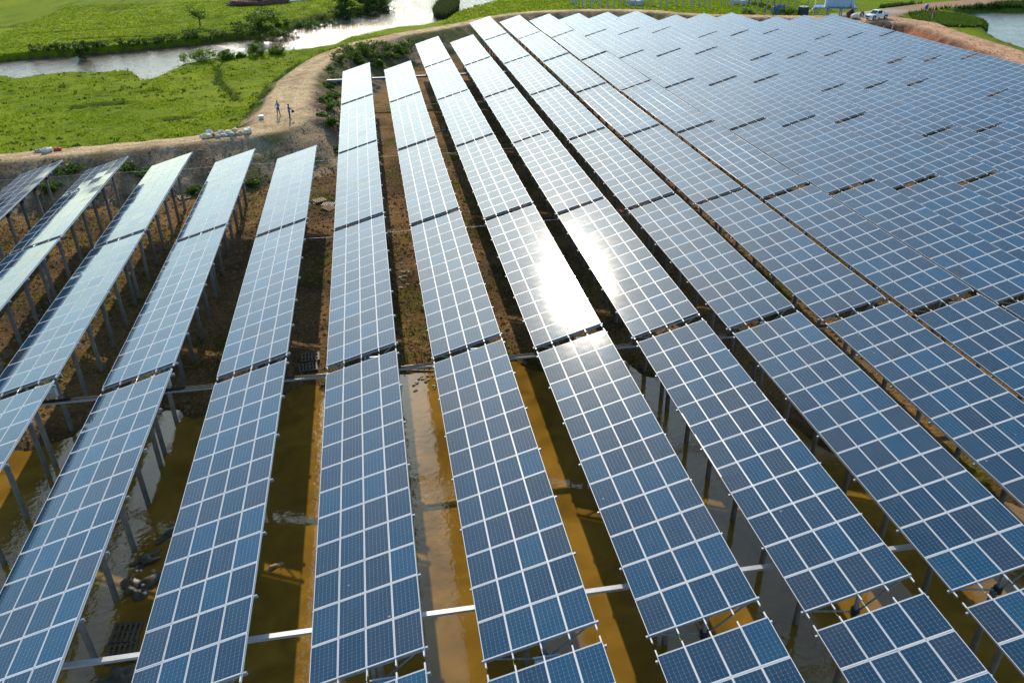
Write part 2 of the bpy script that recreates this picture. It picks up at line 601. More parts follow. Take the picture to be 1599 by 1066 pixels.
def terrain(px, py):
    """height and colour of the land at px, py"""
    px, py = np.asarray(px, float), np.asarray(py, float)
    D, arc, bi, bt = poly_dist(px, py, DIKE[:, :2])
    nx = np.minimum(bi + 1, len(DIKE) - 1)
    hw = DIKE[bi, 2] * (1 - bt) + DIKE[nx, 2] * bt
    cr = DIKE[bi, 3] * (1 - bt) + DIKE[nx, 3] * bt
    red = DIKE[bi, 4] * (1 - bt) + DIKE[nx, 4] * bt
    ins = inside_poly(px, py, np.vstack([DIKE[:, :2], CLOSE]))
    n_lo, n_md, n_hi = fbm(px, py, 0.05), fbm(px + 40, py, 0.22), fbm(px, py + 70, 0.9, 3)
    # plot floor: flooded near end, wet soil further on
    yb = np.interp(px, WATER_EDGE[:, 0], WATER_EDGE[:, 1])
    shore = py - yb + (n_md - 0.5) * 3.0
    floor = -0.40 + 0.62 * sstep(-1.6, 1.6, shore) + (n_md - 0.5) * 0.22 + (n_hi - 0.5) * 0.16
    # land outside
    out = 2.2 + 0.4 * sstep(20, 60, px) + (n_lo - 0.5) * 0.5 + (n_md - 0.5) * 0.25
    out = out + 0.5 * sstep(140, 165, py) * sstep(10, -10, px) + (n_hi - 0.5) * 0.10
    rd, _, _, _ = poly_dist(px, py, RIVER, True)
    rin = inside_poly(px, py, RIVER)
    rs = np.where(rin, -rd, rd) + (n_md - 0.5) * 1.6
    far = sstep(6, 16, py - np.interp(px, [-110, -67, -35, -18, -3, 5], [138, 143, 152, 165, 186, 215]))
    bw = 1.2 + 2.2 * far
    out = out + (0.3 - out) * sstep(bw, -1.2, rs)
    pdn, _, _, _ = poly_dist(px, py, POND, True)
    pin = inside_poly(px, py, POND)
    ps = np.where(pin, -pdn, pdn) + (n_md - 0.5) * 1.2
    out = out + (0.9 - out) * sstep(2.0, -1.0, ps)
    r2, _, _, _ = poly_dist(px, py, ROAD2)
    out = out + (3.1 - out) * sstep(6.0, 3.0, r2) * (~ins)
    dmin = np.full(px.shape, 9.0)
    for dd in DITCHES:
        q, _, _, _ = poly_dist(px, py, dd)
        dmin = np.minimum(dmin, q)
    dit = sstep(0.9, 0.3, dmin + (n_hi - 0.5) * 1.0)
    out = out - 0.25 * dit
    scr = np.zeros(px.shape)
    for (sx, sy, sr, sq) in ((-37.5, 102.5, 2.6, 1.0), (-41.5, 101.4, 1.6, .7), (-27.0, 91.5, 2.0, .8), (-34.6, 109.5, 2.0, .6), (-52, 153.5, 2.8, 1.0), (-44, 156.5, 2.2, .8), (-39.5, 157.8, 2.4, .7), (-62, 205, 4, 1.2), (-46, 196, 2.5, 1)):
        scr = np.maximum(scr, sstep(1.3, .7, np.hypot((px - sx) / sr, (py - sy) / sq) + (n_hi - .5) * 1.2))
    out = out - 0.45 * scr
    base = np.where(ins, floor, out)
    # dike body with erosion gullies down its flanks
    gul = fbm(arc, D * 0.15, 0.75, 4) - 0.5
    e = D - hw + (n_md - 0.5) * 0.7
    slope = np.where(ins, 0.44 + .31 * red, 0.55)
    prof = cr - np.maximum(e, 0) * slope
    on = sstep(0.2, 1.6, e)
    prof = prof + on * gul * np.where(ins, 1.3, 0.6) + (n_hi - 0.5) * (0.12 + .45 * on)
    rut = np.exp(-((np.abs(D) - hw * 0.42) / 0.28) ** 2)
    prof = prof - 0.07 * rut * (e < 0) + 0.05 * (n_md - 0.5)
    body = prof > base
    k = 0.35
    H = np.where(np.abs(prof - base) < k, np.maximum(prof, base) + (k - np.abs(prof - base)) ** 2 / (4 * k), np.maximum(prof, base))
    # ---------------- colours (albedo of the bare surface)
    def C(r, g, b):
        return np.array([r, g, b])

    def mixc(a, b, t):
        return a * (1 - t[..., None]) + b * t[..., None]
    one = np.ones(px.shape)
    soil = mixc(C(.260, .150, .060) * one[..., None], C(.110, .066, .030) * one[..., None], sstep(.35, .65, n_md))
    soil = mixc(soil, C(.27, .18, .09) * one[..., None], sstep(.60, .75, n_hi) * .6)
    moss = sstep(.50, .62, fbm(px + 9, py + 31, 0.16)) * sstep(.42, .6, n_hi)
    soil = mixc(soil, C(.120, .115, .014) * one[..., None], moss * .85)
    soil = mixc(soil, C(.10, .062, .020) * one[..., None], sstep(1.5, -1.0, shore))
    g1 = mixc(C(.150, .215, .003) * one[..., None], C(.205, .265, .005) * one[..., None], sstep(.35, .65, n_lo))
    g1 = mixc(g1, C(.045, .085, .010) * one[..., None], sstep(.60, .74, n_hi) * .7)
    g1 = mixc(g1, C(.028, .045, .012) * one[..., None], dit * .85)
    # muddy pits in the pasture, darkened for the shadow inside them
    g1 = mixc(g1, C(.055, .045, .028) * one[..., None], scr * .85)
    # river banks: rank dark growth and a wet lip
    bank = sstep(bw + 2.2 * far + 0.4, bw * 0.4, rs) * (H > 0.9)
    g1 = mixc(g1, C(.040, .065, .014) * one[..., None], bank * (.35 + .6 * far))
    g1 = mixc(g1, C(.075, .055, .03) * one[..., None], sstep(1.75, 1.35, H) * (rs < 4))
    g1 = mixc(g1, C(.065, .105, .016) * one[..., None], sstep(4.5, 1.0, ps) * .8)
    road2 = sstep(4.1, 3.2, r2 + (n_hi - .5))
    g1 = mixc(g1, C(.40, .25, .17) * one[..., None], road2)
    yard = sstep(.9, .3, ((px - 104) / 11) ** 2 + ((py - 151) / 5) ** 2 + (n_hi - .5) * .6) * (~ins)
    g1 = mixc(g1, C(.44, .40, .33) * one[..., None], yard * .8)
    flat = mixc(g1, soil, ins.astype(float))
    top_l = mixc(C(.62, .445, .255) * one[..., None], C(.44, .31, .175) * one[..., None], sstep(.45, .7, n_hi))
    top_r = mixc(C(.58, .35, .21) * one[..., None], C(.44, .255, .155) * one[..., None], sstep(.45, .7, n_hi))
    top = mixc(top_l, top_r, red)
    top = mixc(top, top * 1.18, rut * .9)
    top = mixc(top, top * .72, sstep(.55, .72, n_md) * .6)
    sl_l = mixc(C(.42, .30, .185) * one[..., None], C(.19, .135, .082) * one[..., None], sstep(.35, .65, gul + .5))
    sl_r = mixc(C(.40, .17, .085) * one[..., None], C(.16, .075, .045) * one[..., None], sstep(.35, .65, gul + .5))
    sl_r = mixc(sl_r, C(.20, .17, .145) * one[..., None], sstep(1.1, .2, e) * .55)
    sl = mixc(sl_l, sl_r, sstep(.45, .9, red))
    green = sstep(.54, .66, fbm(px + 77, py + 5, 0.13) + .12 * (n_hi - .5)) * (1 - sstep(.2, .5, red))
    green = np.maximum(green, 0.9 * sstep(.50, .60, n_md) * sstep(86, 92, py) * sstep(132, 124, py) * (px < 6) * (~ins | (e > 1.2)))
    sl = mixc(sl, C(.055, .090, .016) * one[..., None], green * (.75 * ins + .95 * (~ins)))
    outer = (~ins).astype(float) * (1 - sstep(.3, .8, red)) * sstep(.4, 2.2, e)
    sl = mixc(sl, C(.075, .115, .016) * one[..., None], outer * sstep(.36, .52, n_md))
    dike_c = mixc(top, sl, sstep(-.15, .55, e))
    bodyf = sstep(-.25, .12, prof - base)
    col = mixc(flat, dike_c, bodyf)
    return H, col


def axis_coords(lo, hi, step, out_lo, out_hi, grow=1.22):
    a = list(np.arange(lo, hi + 1e-6, step))
    s, x = step, hi
    right = []
    while x < out_hi:
        s *= grow
        x += s
        right.append(x)
    s, x = step, lo
    left = []
    while x > out_lo:
        s *= grow
        x -= s
        left.append(x)
    return np.array(left[::-1] + a + right)


def build_ground():
    xs = axis_coords(-72, 142, 0.62, -3000, 3000)
    ys = axis_coords(-6, 172, 0.62, -3000, 4000)
    X, Y = np.meshgrid(xs, ys)
    jx = (rng.random(X.shape) - .5) * .3
    H, Cc = terrain(X + jx, Y)
    nx_, ny_ = len(xs), len(ys)
    V = np.stack([X + jx, Y, H], -1).reshape(-1, 3)
    idx = np.arange(nx_ * ny_).reshape(ny_, nx_)
    F = np.stack([idx[:-1, :-1], idx[:-1, 1:], idx[1:, 1:], idx[1:, :-1]], -1).reshape(-1, 4)
    me = bpy.data.meshes.new("ground")
    me.vertices.add(len(V))
    me.vertices.foreach_set("co", V.astype(np.float32).ravel())
    me.loops.add(F.size)
    me.loops.foreach_set("vertex_index", F.astype(np.int32).ravel())
    me.polygons.add(len(F))
    me.polygons.foreach_set("loop_start", (np.arange(len(F)) * 4).astype(np.int32))
    me.polygons.foreach_set("loop_total", np.full(len(F), 4, np.int32))
    me.polygons.foreach_set("use_smooth", np.ones(len(F), bool))
    me.update(calc_edges=True)
    at = me.color_attributes.new("ground_color", 'FLOAT_COLOR', 'POINT')
    rgba = np.ones((len(V), 4), np.float32)
    rgba[:, :3] = Cc.reshape(-1, 3)
    at.data.foreach_set("color", rgba.ravel())
    me.materials.append(M['ground'])
    o = link("ground", me)
    tag(o, kind="structure")
    return o


build_ground()


def hz(x, y):
    return float(terrain(np.array([x]), np.array([y]))[0][0])


def flat_poly(name, pts, z, mt):
    bm = bmesh.new()
    vs = [bm.verts.new((p[0], p[1], z)) for p in pts]
    f = bm.faces.new(vs)
    bmesh.ops.triangulate(bm, faces=[f])
    bm.normal_update()
    for f in bm.faces:
        if f.normal.z < 0:
            f.normal_flip()
    me = bpy.data.meshes.new(name)
    bm.to_mesh(me)
    bm.free()
    me.materials.append(mt)
    return tag(link(name, me), kind="structure")


flat_poly("flood_water", [(-60, -60), (88, -60), (88, 6), (40, 20), (24, 32), (-60, 34)], 0.0, M['flood'])


def offset_poly(poly, d):
    c = []
    n = len(poly)
    area = sum(poly[i][0] * poly[(i + 1) % n][1] - poly[(i + 1) % n][0] * poly[i][1] for i in range(n))
    s = 1 if area > 0 else -1
    for i in range(n):
        a, b, e = np.array(poly[i - 1]), np.array(poly[i]), np.array(poly[(i + 1) % n])
        t = (e - a) / (np.linalg.norm(e - a) + 1e-9)
        nrm = np.array([t[1], -t[0]]) * s
        c.append(tuple(b + nrm * d))
    return c


flat_poly("river", [p for p in offset_poly(RIVER, 1.2)], 1.2, M['river'])
flat_poly("pond", [p for p in offset_poly(POND, 1.2)], 1.55, M['pond'])



def build_hills():
    """low wooded hills on the horizon, all the way round"""
    V, F, cols = [], [], []
    na, nr = 240, 7
    for i in range(na):
        a = 2 * math.pi * i / na
        ca, sa = math.cos(a), math.sin(a)
        n = fbm(np.array([ca * 3 + 5]), np.array([sa * 3 + 5]), 1.6, 4)[0]
        pk = 85 + 240 * max(0, n - .3)
        for j in range(nr):
            d = 1300 + j * 170
            hh = pk * math.sin(math.pi * min(1, j / 4.0) / 2) ** 1.5
            V.append((d * ca, d * sa + 100, hh - 3 if j else -8))
    for i in range(na):
        for j in range(nr - 1):
            p, q = i * nr + j, ((i + 1) % na) * nr + j
            F.append((p, p + 1, q + 1, q))
    me = bpy.data.meshes.new("hills")
    me.from_pydata(V, [], F)
    me.polygons.foreach_set("use_smooth", [True] * len(F))
    me.materials.append(mat('hazy_wooded_hills', (.10, .11, .13), .95, 0, .4, .02))  # bluish grey: distance haze painted into the woodland colour
    tag(link("hills", me), kind="structure")


build_hills()

# ------------------------------------------------------------------ solar tables
TILT = R(16.03)
ct, st = math.cos(TILT), math.sin(TILT)
ROWP, PL, GAP, WS = 5.845, 1.67, 0.8193, 4.03
TL = 12 * PL - 0.02
TP = 12 * PL + GAP
ZLOW = 4.75
PW, PH, PT = 0.992, 1.65, 0.036
SPITCH = 1.0127
UPOST = 0.55 * WS


def panel_glass_mesh(with_frame):
    mb = MB()
    fw = 0.011
    x, y = PW / 2 - fw, PH / 2 - fw
    v = [(-x, -y, -0.004), (x, -y, -0.004), (x, y, -0.004), (-x, y, -0.004),
         (-x, -y, -0.010), (x, -y, -0.010), (x, y, -0.010), (-x, y, -0.010)]
    mb.v += v
    mb.f += [[0, 1, 2, 3], [7, 6, 5, 4]]
    mb.mi += [0, 1]
    if with_frame:
        frame_into(mb, 2)
    me = mb.mesh("solar_panel", [M['glass'], M['back'], M['frame']])
    uvl = me.uv_layers.new(name="uv")
    for p in me.polygons:
        for li in p.loop_indices:
            co = me.vertices[me.loops[li].vertex_index].co
            uvl.data[li].uv = (co.x / PW + .5, co.y / PH + .5)
    return me


def frame_into(mb, mi):
    fw = 0.012
    X, Y = PW / 2, PH / 2
    x, y = X - fw, Y - fw
    b = len(mb.v)
    for (a, c) in ((X, Y), (x, y)):
        for z in (0.0, -PT):
            mb.v += [(-a, -c, z), (a, -c, z), (a, c, z), (-a, c, z)]
    # 0-3 outer top, 4-7 outer bottom, 8-11 inner top, 12-15 inner bottom
    for k in range(4):
        j = (k + 1) % 4
        for q in ([k, j, 8 + j, 8 + k], [k, 4 + k, 4 + j, j], [8 + j, 12 + j, 12 + k, 8 + k], [4 + k, 12 + k, 12 + j, 4 + j]):
            mb.f.append([b + i for i in q])
            mb.mi.append(mi)


ME_PANEL_FULL = panel_glass_mesh(True)
ME_PANEL = panel_glass_mesh(False)
_mb = MB()
frame_into(_mb, 0)
ME_FRAME = _mb.mesh("panel_frame", [M['frame']])
ME_RAIL = MB().box(-.025, .025, -.27, TL + .27, -.085, 0).mesh("rail", [M['frame']])
ME_RAFTER = MB().box(-.10, WS + .10, -.035, .035, -.12, 0).mesh("rafter", [M['galv_dk']])
ME_PILE = MB().tube([(0, 0, -1.2), (0, 0, 4.28)], .135, 10).mesh("pile", [M['pile']])
ME_PILE.polygons.foreach_set("use_smooth", [len(p.vertices) == 4 for p in ME_PILE.polygons])
ME_COLLAR = MB().tube([(0, 0, 4.13), (0, 0, 4.40)], .165, 10).mesh("collar", [M['collar']])
zr = ZLOW + UPOST * st - 0.25
ME_COLUMN = MB().box(-.06, .06, -.06, .06, 4.40, zr).mesh("column", [M['galv_dk']])
_xa, _xb = (0.45 - UPOST) * ct, (3.75 - UPOST) * ct
ME_STRUT_A = MB().bar((-.14, 0, 4.28), (_xa, 0, ZLOW + .45 * st - .27), .05, .05).mesh("strut", [M['galv_dk']])
ME_STRUT_B = MB().bar((.14, 0, 4.28), (_xb, 0, ZLOW + 3.75 * st - .27), .05, .05).mesh("strut", [M['galv_dk']])
ME_WIRE = MB().tube([(0, -.30, -.06), (0, -.41, -.11), (0, -.52, -.06)], .011, 5).mesh("earth_wire", [M['earth']])
ME_LINK = MB().tube([(0, -.30, -.03), (0, -.52, -.03)], .016, 5).mesh("rail_link", [M['galv']])
ORD = ["zeroth", "first", "second", "third", "fourth", "fifth", "sixth", "seventh", "eighth", "ninth", "tenth", "eleventh", "twelfth", "thirteenth",
       "fourteenth", "fifteenth", "sixteenth", "seventeenth", "eighteenth", "nineteenth", "twentieth", "twenty-first", "twenty-second", "twenty-third", "twenty-fourth"]
POST_Y = [0.12 + k * 3.30 for k in range(7)]


def row_end(r):
    return 2 if r <= 4 else 4 if r <= 6 else 5 if r <= 8 else 6


def row_shift(r):
    return 0.0 if r < 15 else -TP / 3 if r < 18 else -TP * 0.685


def in_view(x0, y0):
    """does any corner of a table standing here fall inside the picture"""
    out = []
    for s in (0, 2, 4):
        for v in (0, 5, 10, 15, 20):
            d = Vector((x0 + s, y0 + v, 5.2)) - cam.matrix_world.translation
            z = d.dot(fwd)
            if z < 1:
                continue
            u = d.dot(cR) / z * 1264.9 / 799.5
            w = d.dot(cU) / z * 1264.9 / 533
            out.append(abs(u) < 1.04 and abs(w) < 1.04)
    return any(out)


def solar_table(r, t, x0, y0, detail):
    k = row_end(r) - t + 1
    where = "first from the dike" if k == 1 else "%s from the dike" % ORD[k]
    e = empty("solar_table", (x0 + UPOST * ct, y0, 0))
    lab = "blue solar table, %s, in the %s row from the red dirt road" % (where, ORD[21 - r])
    if r == 7 and t == 1:
        lab = "solar table whose panels blaze with blinding white sun glare"
    tag(e, lab, "solar table", "tilted solar tables standing in rows")
    ox = -UPOST * ct
    tj = random.gauss(0, 0.0045) * (0 if r in (6, 7, 8) and t in (0, 1, 2) else 1) + {(8, 1): .021, (9, 1): .004}.get((r, t), 0)      # every table is set a hair differently
    ct_, st_ = math.cos(TILT + tj), math.sin(TILT + tj)
    zj = random.gauss(0, 0.02)
    bow = random.gauss(0, 0.03)
    for i in range(4):
        for j in range(12):
            s = PW / 2 + i * SPITCH
            vv = PH / 2 + j * PL
            bz = bow * math.sin(math.pi * vv / TL)
            o = link("solar_panel", ME_PANEL if detail >= 2 else ME_PANEL_FULL, e,
                     (ox + s * ct_, vv, ZLOW + s * st_ + zj + bz),
                     (random.gauss(0, .0036) + bow * math.pi / TL * math.cos(math.pi * vv / TL), -TILT - tj + random.gauss(0, .0036), random.gauss(0, .0007)))
            if detail >= 2:
                link("frame", ME_FRAME, o)
    for kx in (0.03, 1.0023, 2.015, 3.0277, 4.0):
        if detail == 0 and 0.5 < kx < 3.5:
            continue
        link("rail", ME_RAIL, e, (ox + kx * ct_ + .04 * st_, 0, ZLOW + kx * st_ - .040 + zj), (0, -TILT - tj, 0))
    if detail >= 1:
        for py_ in POST_Y:
            link("rafter", ME_RAFTER, e, (ox + .13 * st, py_, ZLOW - .128 + zj), (0, -TILT, 0))
            link("pile", ME_PILE, e, (random.gauss(0, .03), py_ + random.gauss(0, .03), 0), (random.gauss(0, .006), random.gauss(0, .006), random.random() * 6))
            if detail >= 2:
                link("column", ME_COLUMN, e, (0, py_, 0))
                link("collar", ME_COLLAR, e, (0, py_, 0))
                link("strut", ME_STRUT_A, e, (0, py_, 0))
                link("strut", ME_STRUT_B, e, (0, py_, 0))
        link("earth_wire", ME_WIRE, e, (ox + 1.0023 * ct, 0, ZLOW + 1.0023 * st))
        link("rail_link", ME_LINK, e, (ox + 2.015 * ct, 0, ZLOW + 2.015 * st))
    return e


for r in range(-3, 21):
    for t in range(-2 if r >= 0 else 0, row_end(r) + 1):
        x0, y0 = (r - 6 - max(0, r - 14) * .045) * ROWP, t * TP + row_shift(r)
        if r >= 0 and not in_view(x0, y0):
            continue
        d = 2 if (t <= 1 and 0 <= r <= 12) or 0 <= r <= 4 else 1
        solar_table(r, t, x0, y0, d)


# ------------------------------------------------------------------ cable trays, conduits and inverters
def channel(mb, x0, x1, y, z, w, h, mi=0):
    mb.box(x0, x1, y - w / 2, y + w / 2, z - h, z, mi)
    return mb


def cable_tray(y, z, x0, x1, w, h, label, mt, cables=0):
    e = empty("cable_tray", ((x0 + x1) / 2, y, z))
    xm = (x0 + x1) / 2
    mb = MB().box(x0 - xm, x1 - xm, -w / 2, w / 2, -h, -h + .012)
    mb.box(x0 - xm, x1 - xm, -w / 2, -w / 2 + .012, -h + .012, 0).box(x0 - xm, x1 - xm, w / 2 - .012, w / 2, -h + .012, 0)
    part(mb, "trough", mt, e)
    n = int((x1 - x0) / 2.92)
    if cables == 0:
        for k in range(n):
            a = x0 - xm + k * (x1 - x0) / n
            b = a + (x1 - x0) / n - .006
            part(MB().box(a, b, -w / 2 - .008, w / 2 + .008, .002, .022), "lid", mt, e)
    for k in range(cables):
        yy = -w / 2 + w * (k + .5) / cables
        pts = [(x0 - xm + q * (x1 - x0) / 60, yy + random.gauss(0, .012), .0 + random.gauss(0, .012)) for q in range(61)]
        part(MB().tube(pts, .03, 5), "cable", M['black'], e)
    tag(e, label, "cable tray", "cable trays under the solar tables")
    return e


cable_tray(3.42, 3.62, -40, 42, .20, .11, "pale zinc cable tray with lids, low over the brown water", M['tray'])
cable_tray(21.0, 4.12, -42, 60, .30, .12, "open cable tray with black cables where mud meets water", M['galv'], 3)
cable_tray(103.3, 3.75, -8.2, 22, .40, .26, "short wide cable tray by the bushy dike slope", mat('grey_tray', (.17, .21, .27), .6, 0, .15))


def conduit(y, z, x0, x1, label):
    n = 40
    pts = [((x1 - x0) * (q / n - .5), 0, .05 * math.sin(q * .7) + random.gauss(0, .01)) for q in range(n + 1)]
    o = part(MB().tube(pts, .015, 6), "conduit", M['galv_dk'], None, True, ((x0 + x1) / 2, y, z))
    return tag(o, label, "conduit", "thin conduits crossing the rows")


conduit(TP * 3 - 1.0, 4.35, -44, 13, "thin conduit crossing the rows near the sack heap")
conduit(TP * 4 - 0.6, 4.3, -2, 26, "thin conduit crossing the rows below the bushy slope")
conduit(TP * 2 - 0.5, 4.3, -12, 32, "thin conduit crossing bare brown soil between rows")


def inverter(x, y, z, label, mt):
    e = empty("inverter", (x, y, z))
    part(MB().box(-.42, .42, -.14, .14, -.30, .30), "housing", mt, e)
    mb = MB()
    for k in range(9):
        a = -.34 + k * .085
        mb.box(a, a + .03, .142, .20, -.25, .25)
    part(mb, "heat_sink", M['galv_dk'], e)
    part(MB().box(-.36, .36, -.152, -.142, .05, .22), "cover_plate", M['grey'], e)
    part(MB().bar((-.48, .05, .345), (.48, .05, .345), .06, .06), "bracket", M['galv_dk'], e)
    for k in (-.2, 0, .2):
        part(MB().tube([(k, 0, -.30), (k, -.05, -.5), (k + .1, .02, -.65), (k + .22, .1, -.5)], .022, 6), "cable", M['black'], e, True)
    return tag(e, label, "inverter", "string inverters hung under the table ends")


for r, dx, mt in ((2, 3.5, 'grey'), (3, 3.3, 'grey'), (5, 3.0, 'inverter'), (6, 2.7, 'inverter'), (7, 2.9, 'inverter'), (9, 2.3, 'inverter'), (10, 2.5, 'inverter'), (11, 2.8, 'inverter')):
    x0 = (r - 6) * ROWP
    inverter(x0 + dx * ct, 20.33, ZLOW + dx * st - .62, "%s inverter in a table gap, %s row from the red dirt road" %
             ("light grey" if mt == 'grey' else "dark blue", ORD[21 - r]), M[mt])
for r, dx in ((5, 2.6), (6, 2.2)):
    inverter((r - 6) * ROWP + dx * ct, -.42, ZLOW + dx * st - .75, "blue-grey inverter over open water, %s row from the red dirt road" % ORD[21 - r], M['galv_dk'])


# ------------------------------------------------------------------ foliage
def leaf_mesh(name, centres, sizes, mt, up=0.3, aspect=0.55, tone=None):
    """many small leaf quads; centres (n,3), sizes (n,)"""
    n = len(centres)
    nrm = rng.normal(size=(n, 3))
    nrm[:, 2] = np.abs(nrm[:, 2]) + up
    nrm /= np.linalg.norm(nrm, axis=1)[:, None]
    a = rng.normal(size=(n, 3))
    a -= nrm * (a * nrm).sum(1)[:, None]
    a /= np.linalg.norm(a, axis=1)[:, None]
    b = np.cross(nrm, a)
    s = sizes[:, None]
    V = np.stack([centres - a * s, centres - b * s * aspect, centres + a * s, centres + b * s * aspect], 1).reshape(-1, 3)
    me = bpy.data.meshes.new(name)
    me.from_pydata(V.tolist(), [], np.arange(4 * n).reshape(n, 4).tolist())
    at = me.attributes.new("tone", 'FLOAT', 'POINT')
    tn = rng.random(n) if tone is None else tone
    at.data.foreach_set("value", np.repeat(tn, 4).astype(np.float32))
    me.materials.append(mt)
    return me


def crown_points(blobs, n):
    """points spread through the shells of uneven blobs (x,y,z,rx,ry,rz)"""
    w = np.array([b[3] * b[4] * b[5] for b in blobs]) ** .67
    w /= w.sum()
    P = []
    for b, k in zip(blobs, rng.multinomial(n, w)):
        d = rng.normal(size=(k, 3))
        d /= np.linalg.norm(d, axis=1)[:, None]
        # clumps: gather directions round random poles so gaps stay open
        poles = rng.normal(size=(max(4, k // 60), 3))
        poles /= np.linalg.norm(poles, axis=1)[:, None]
        d = d * .45 + poles[rng.integers(0, len(poles), k)]
        d /= np.linalg.norm(d, axis=1)[:, None]
        rr = (0.45 + 0.6 * rng.random(k) ** .6)[:, None]
        P.append(np.array(b[:3]) + d * rr * np.array(b[3:6]))
    return np.vstack(P)


def shrub(name, x, y, w, h, label, cat, group=None, mt='leaf', n=600, leaf=.16, z=None, trunk=False, lowc=.5):
    z = hz(x, y) if z is None else z
    e = empty(name, (x, y, z - .05))
    blobs = []
    nb = 6 if not trunk else 9
    for k in range(nb):
        a = random.random() * 6.28
        q = random.random() ** .7 * w * .30
        zz = h * (random.uniform(.14, .52) if not trunk else random.uniform(lowc, .80))
        s = random.uniform(.26, .42)
        blobs.append((q * math.cos(a), q * math.sin(a), zz, w * s, w * s, h * (random.uniform(.28, .42) if not trunk else random.uniform(.14, .24))))
    pts = crown_points(blobs, n)
    pts[:, 2] = np.maximum(pts[:, 2], .03)
    link("crown", leaf_mesh("crown", pts, leaf * (0.6 + .8 * rng.random(n)), M[mt]), e)
    if trunk:
        mb = MB().tube([(0, 0, -.3), (.05 * w * .3, 0, h * .3), (.1 * w * .2, .04, h * .6)], [w * .035, w * .028, w * .015], 7)
        tr = part(mb, "trunk", M['bark'], e, True)
        lm = MB()
        for b in blobs[:5]:
            lm.tube([(.02 * w, 0, h * .38), (b[0] * .5, b[1] * .5, h * .5), (b[0], b[1], b[2])], [w * .018, w * .012, w * .006], 5)
        part(lm, "limbs", M['bark'], tr, True)
    else:
        lm = MB()
        for k in range(5):
            a = k * 1.256 + random.random()
            lm.tube([(0, 0, -.2), (w * .12 * math.cos(a), w * .12 * math.sin(a), h * .35), (w * .25 * math.cos(a), w * .25 * math.sin(a), h * .7)], [.04, .03, .012], 5)
        part(lm, "stems", M['bark'], e, True)
    return tag(e, label, cat, group)


g = "shrubs and trees along the far river bank"
shrub("river_tree", -52.7, 145.3, 4.2, 4.6, "round dark tree leaning over the water on the far river bank", "tree", g, 'leaf', 1300, .20, trunk=True, lowc=.25)
shrub("umbrella_tree", -36.2, 169.8, 4.6, 4.0, "small flat-topped tree standing alone in the pasture beyond the river", "tree", g, 'leaf', 650, .18, trunk=True)
shrub("broad_tree", -22.9, 155.6, 8.2, 7.6, "largest broad tree on the far river bank beside bushes", "tree", g, 'leaf', 2800, .24, trunk=True, lowc=.25)
shrub("bank_bush", -18.6, 158.0, 6.0, 4.6, "dense bush touching the largest tree on the far bank", "shrub", g, 'leaf_dk', 1200, .20)
shrub("bank_bush", -36.6, 156.6, 4.0, 2.8, "low loose bush alone on the far bank below the small tree", "shrub", g, 'leaf', 650, .17)
shrub("bank_bush", -13.2, 170.5, 6.0, 3.6, "wide pale bush on the far bank where the river bends", "shrub", g, 'leaf', 1100, .19)
shrub("bank_bush", -10.0, 174.6, 5.4, 3.0, "low bush beside the river bend, between wide bush and tall trees", "shrub", g, 'leaf_dk', 900, .19)
shrub("tall_tree", -6.4, 187.6, 6.0, 7.0, "tall round tree first in the clump at the river mouth", "tree", g, 'leaf', 2200, .26, trunk=True, lowc=.18)
shrub("tall_tree", -1.4, 194.0, 7.0, 7.4, "dark tree in the middle of the clump at the river mouth", "tree", g, 'leaf_dk', 2400, .26, trunk=True, lowc=.18)
shrub("tall_tree", 2.0, 201.0, 7.0, 6.6, "last dark tree of the clump at the river mouth", "tree", g, 'leaf_dk', 2200, .26, trunk=True, lowc=.18)
for x, y, w, h, l in ((-7.4, 184.6, 6.5, 4.2, "bush at the foot of the first tree in the river mouth clump"), (-2.4, 189.4, 7.0, 4.6, "bush at the foot of the middle tree in the river mouth clump"),
                      (2.4, 195.6, 7.0, 4.6, "bush at the foot of the last tree in the river mouth clump")):
    shrub("bank_bush", x, y, w, h, l, "shrub", g, 'leaf_dk', 1500, .22)
for i in range(26):
    q = i / 25
    x = -62 + q * 50
    y = float(np.interp(x, [-67, -55, -46, -35, -24, -18, -12], [147, 149.6, 151.6, 156, 162.2, 169, 181]))
    shrub("bank_scrub", x + random.gauss(0, .4), y + random.gauss(.2, .3), random.uniform(2.2, 3.8), random.uniform(1.0, 1.9),
          "low dark scrub in the line fringing the far river bank", "scrub", "scrub fringing the far river bank", 'leaf_dk', 320, .15)
g = "bushes on the near river bank"
for x, y, w, h, l in ((-30.0, 132.2, 5.2, 2.9, "largest round bush on the near river bank"), (-26.6, 133.5, 3.6, 2.0, "small bush right beside the largest near-bank bush"),
                      (-21.3, 134.3, 3.3, 2.7, "upright bright bush on the near bank, by another bush of its size"), (-18.0, 136.0, 3.6, 2.4, "spreading bush on the near bank close to the dirt path"),
                      (-23.9, 134.0, 2.0, 1.0, "knee-high bush between the bigger near-bank bushes")):
    shrub("river_bush", x, y, w, h, l, "shrub", g, 'leaf_br', 1500, .15)
g = "bushes on the inner dike slope"
k = 0
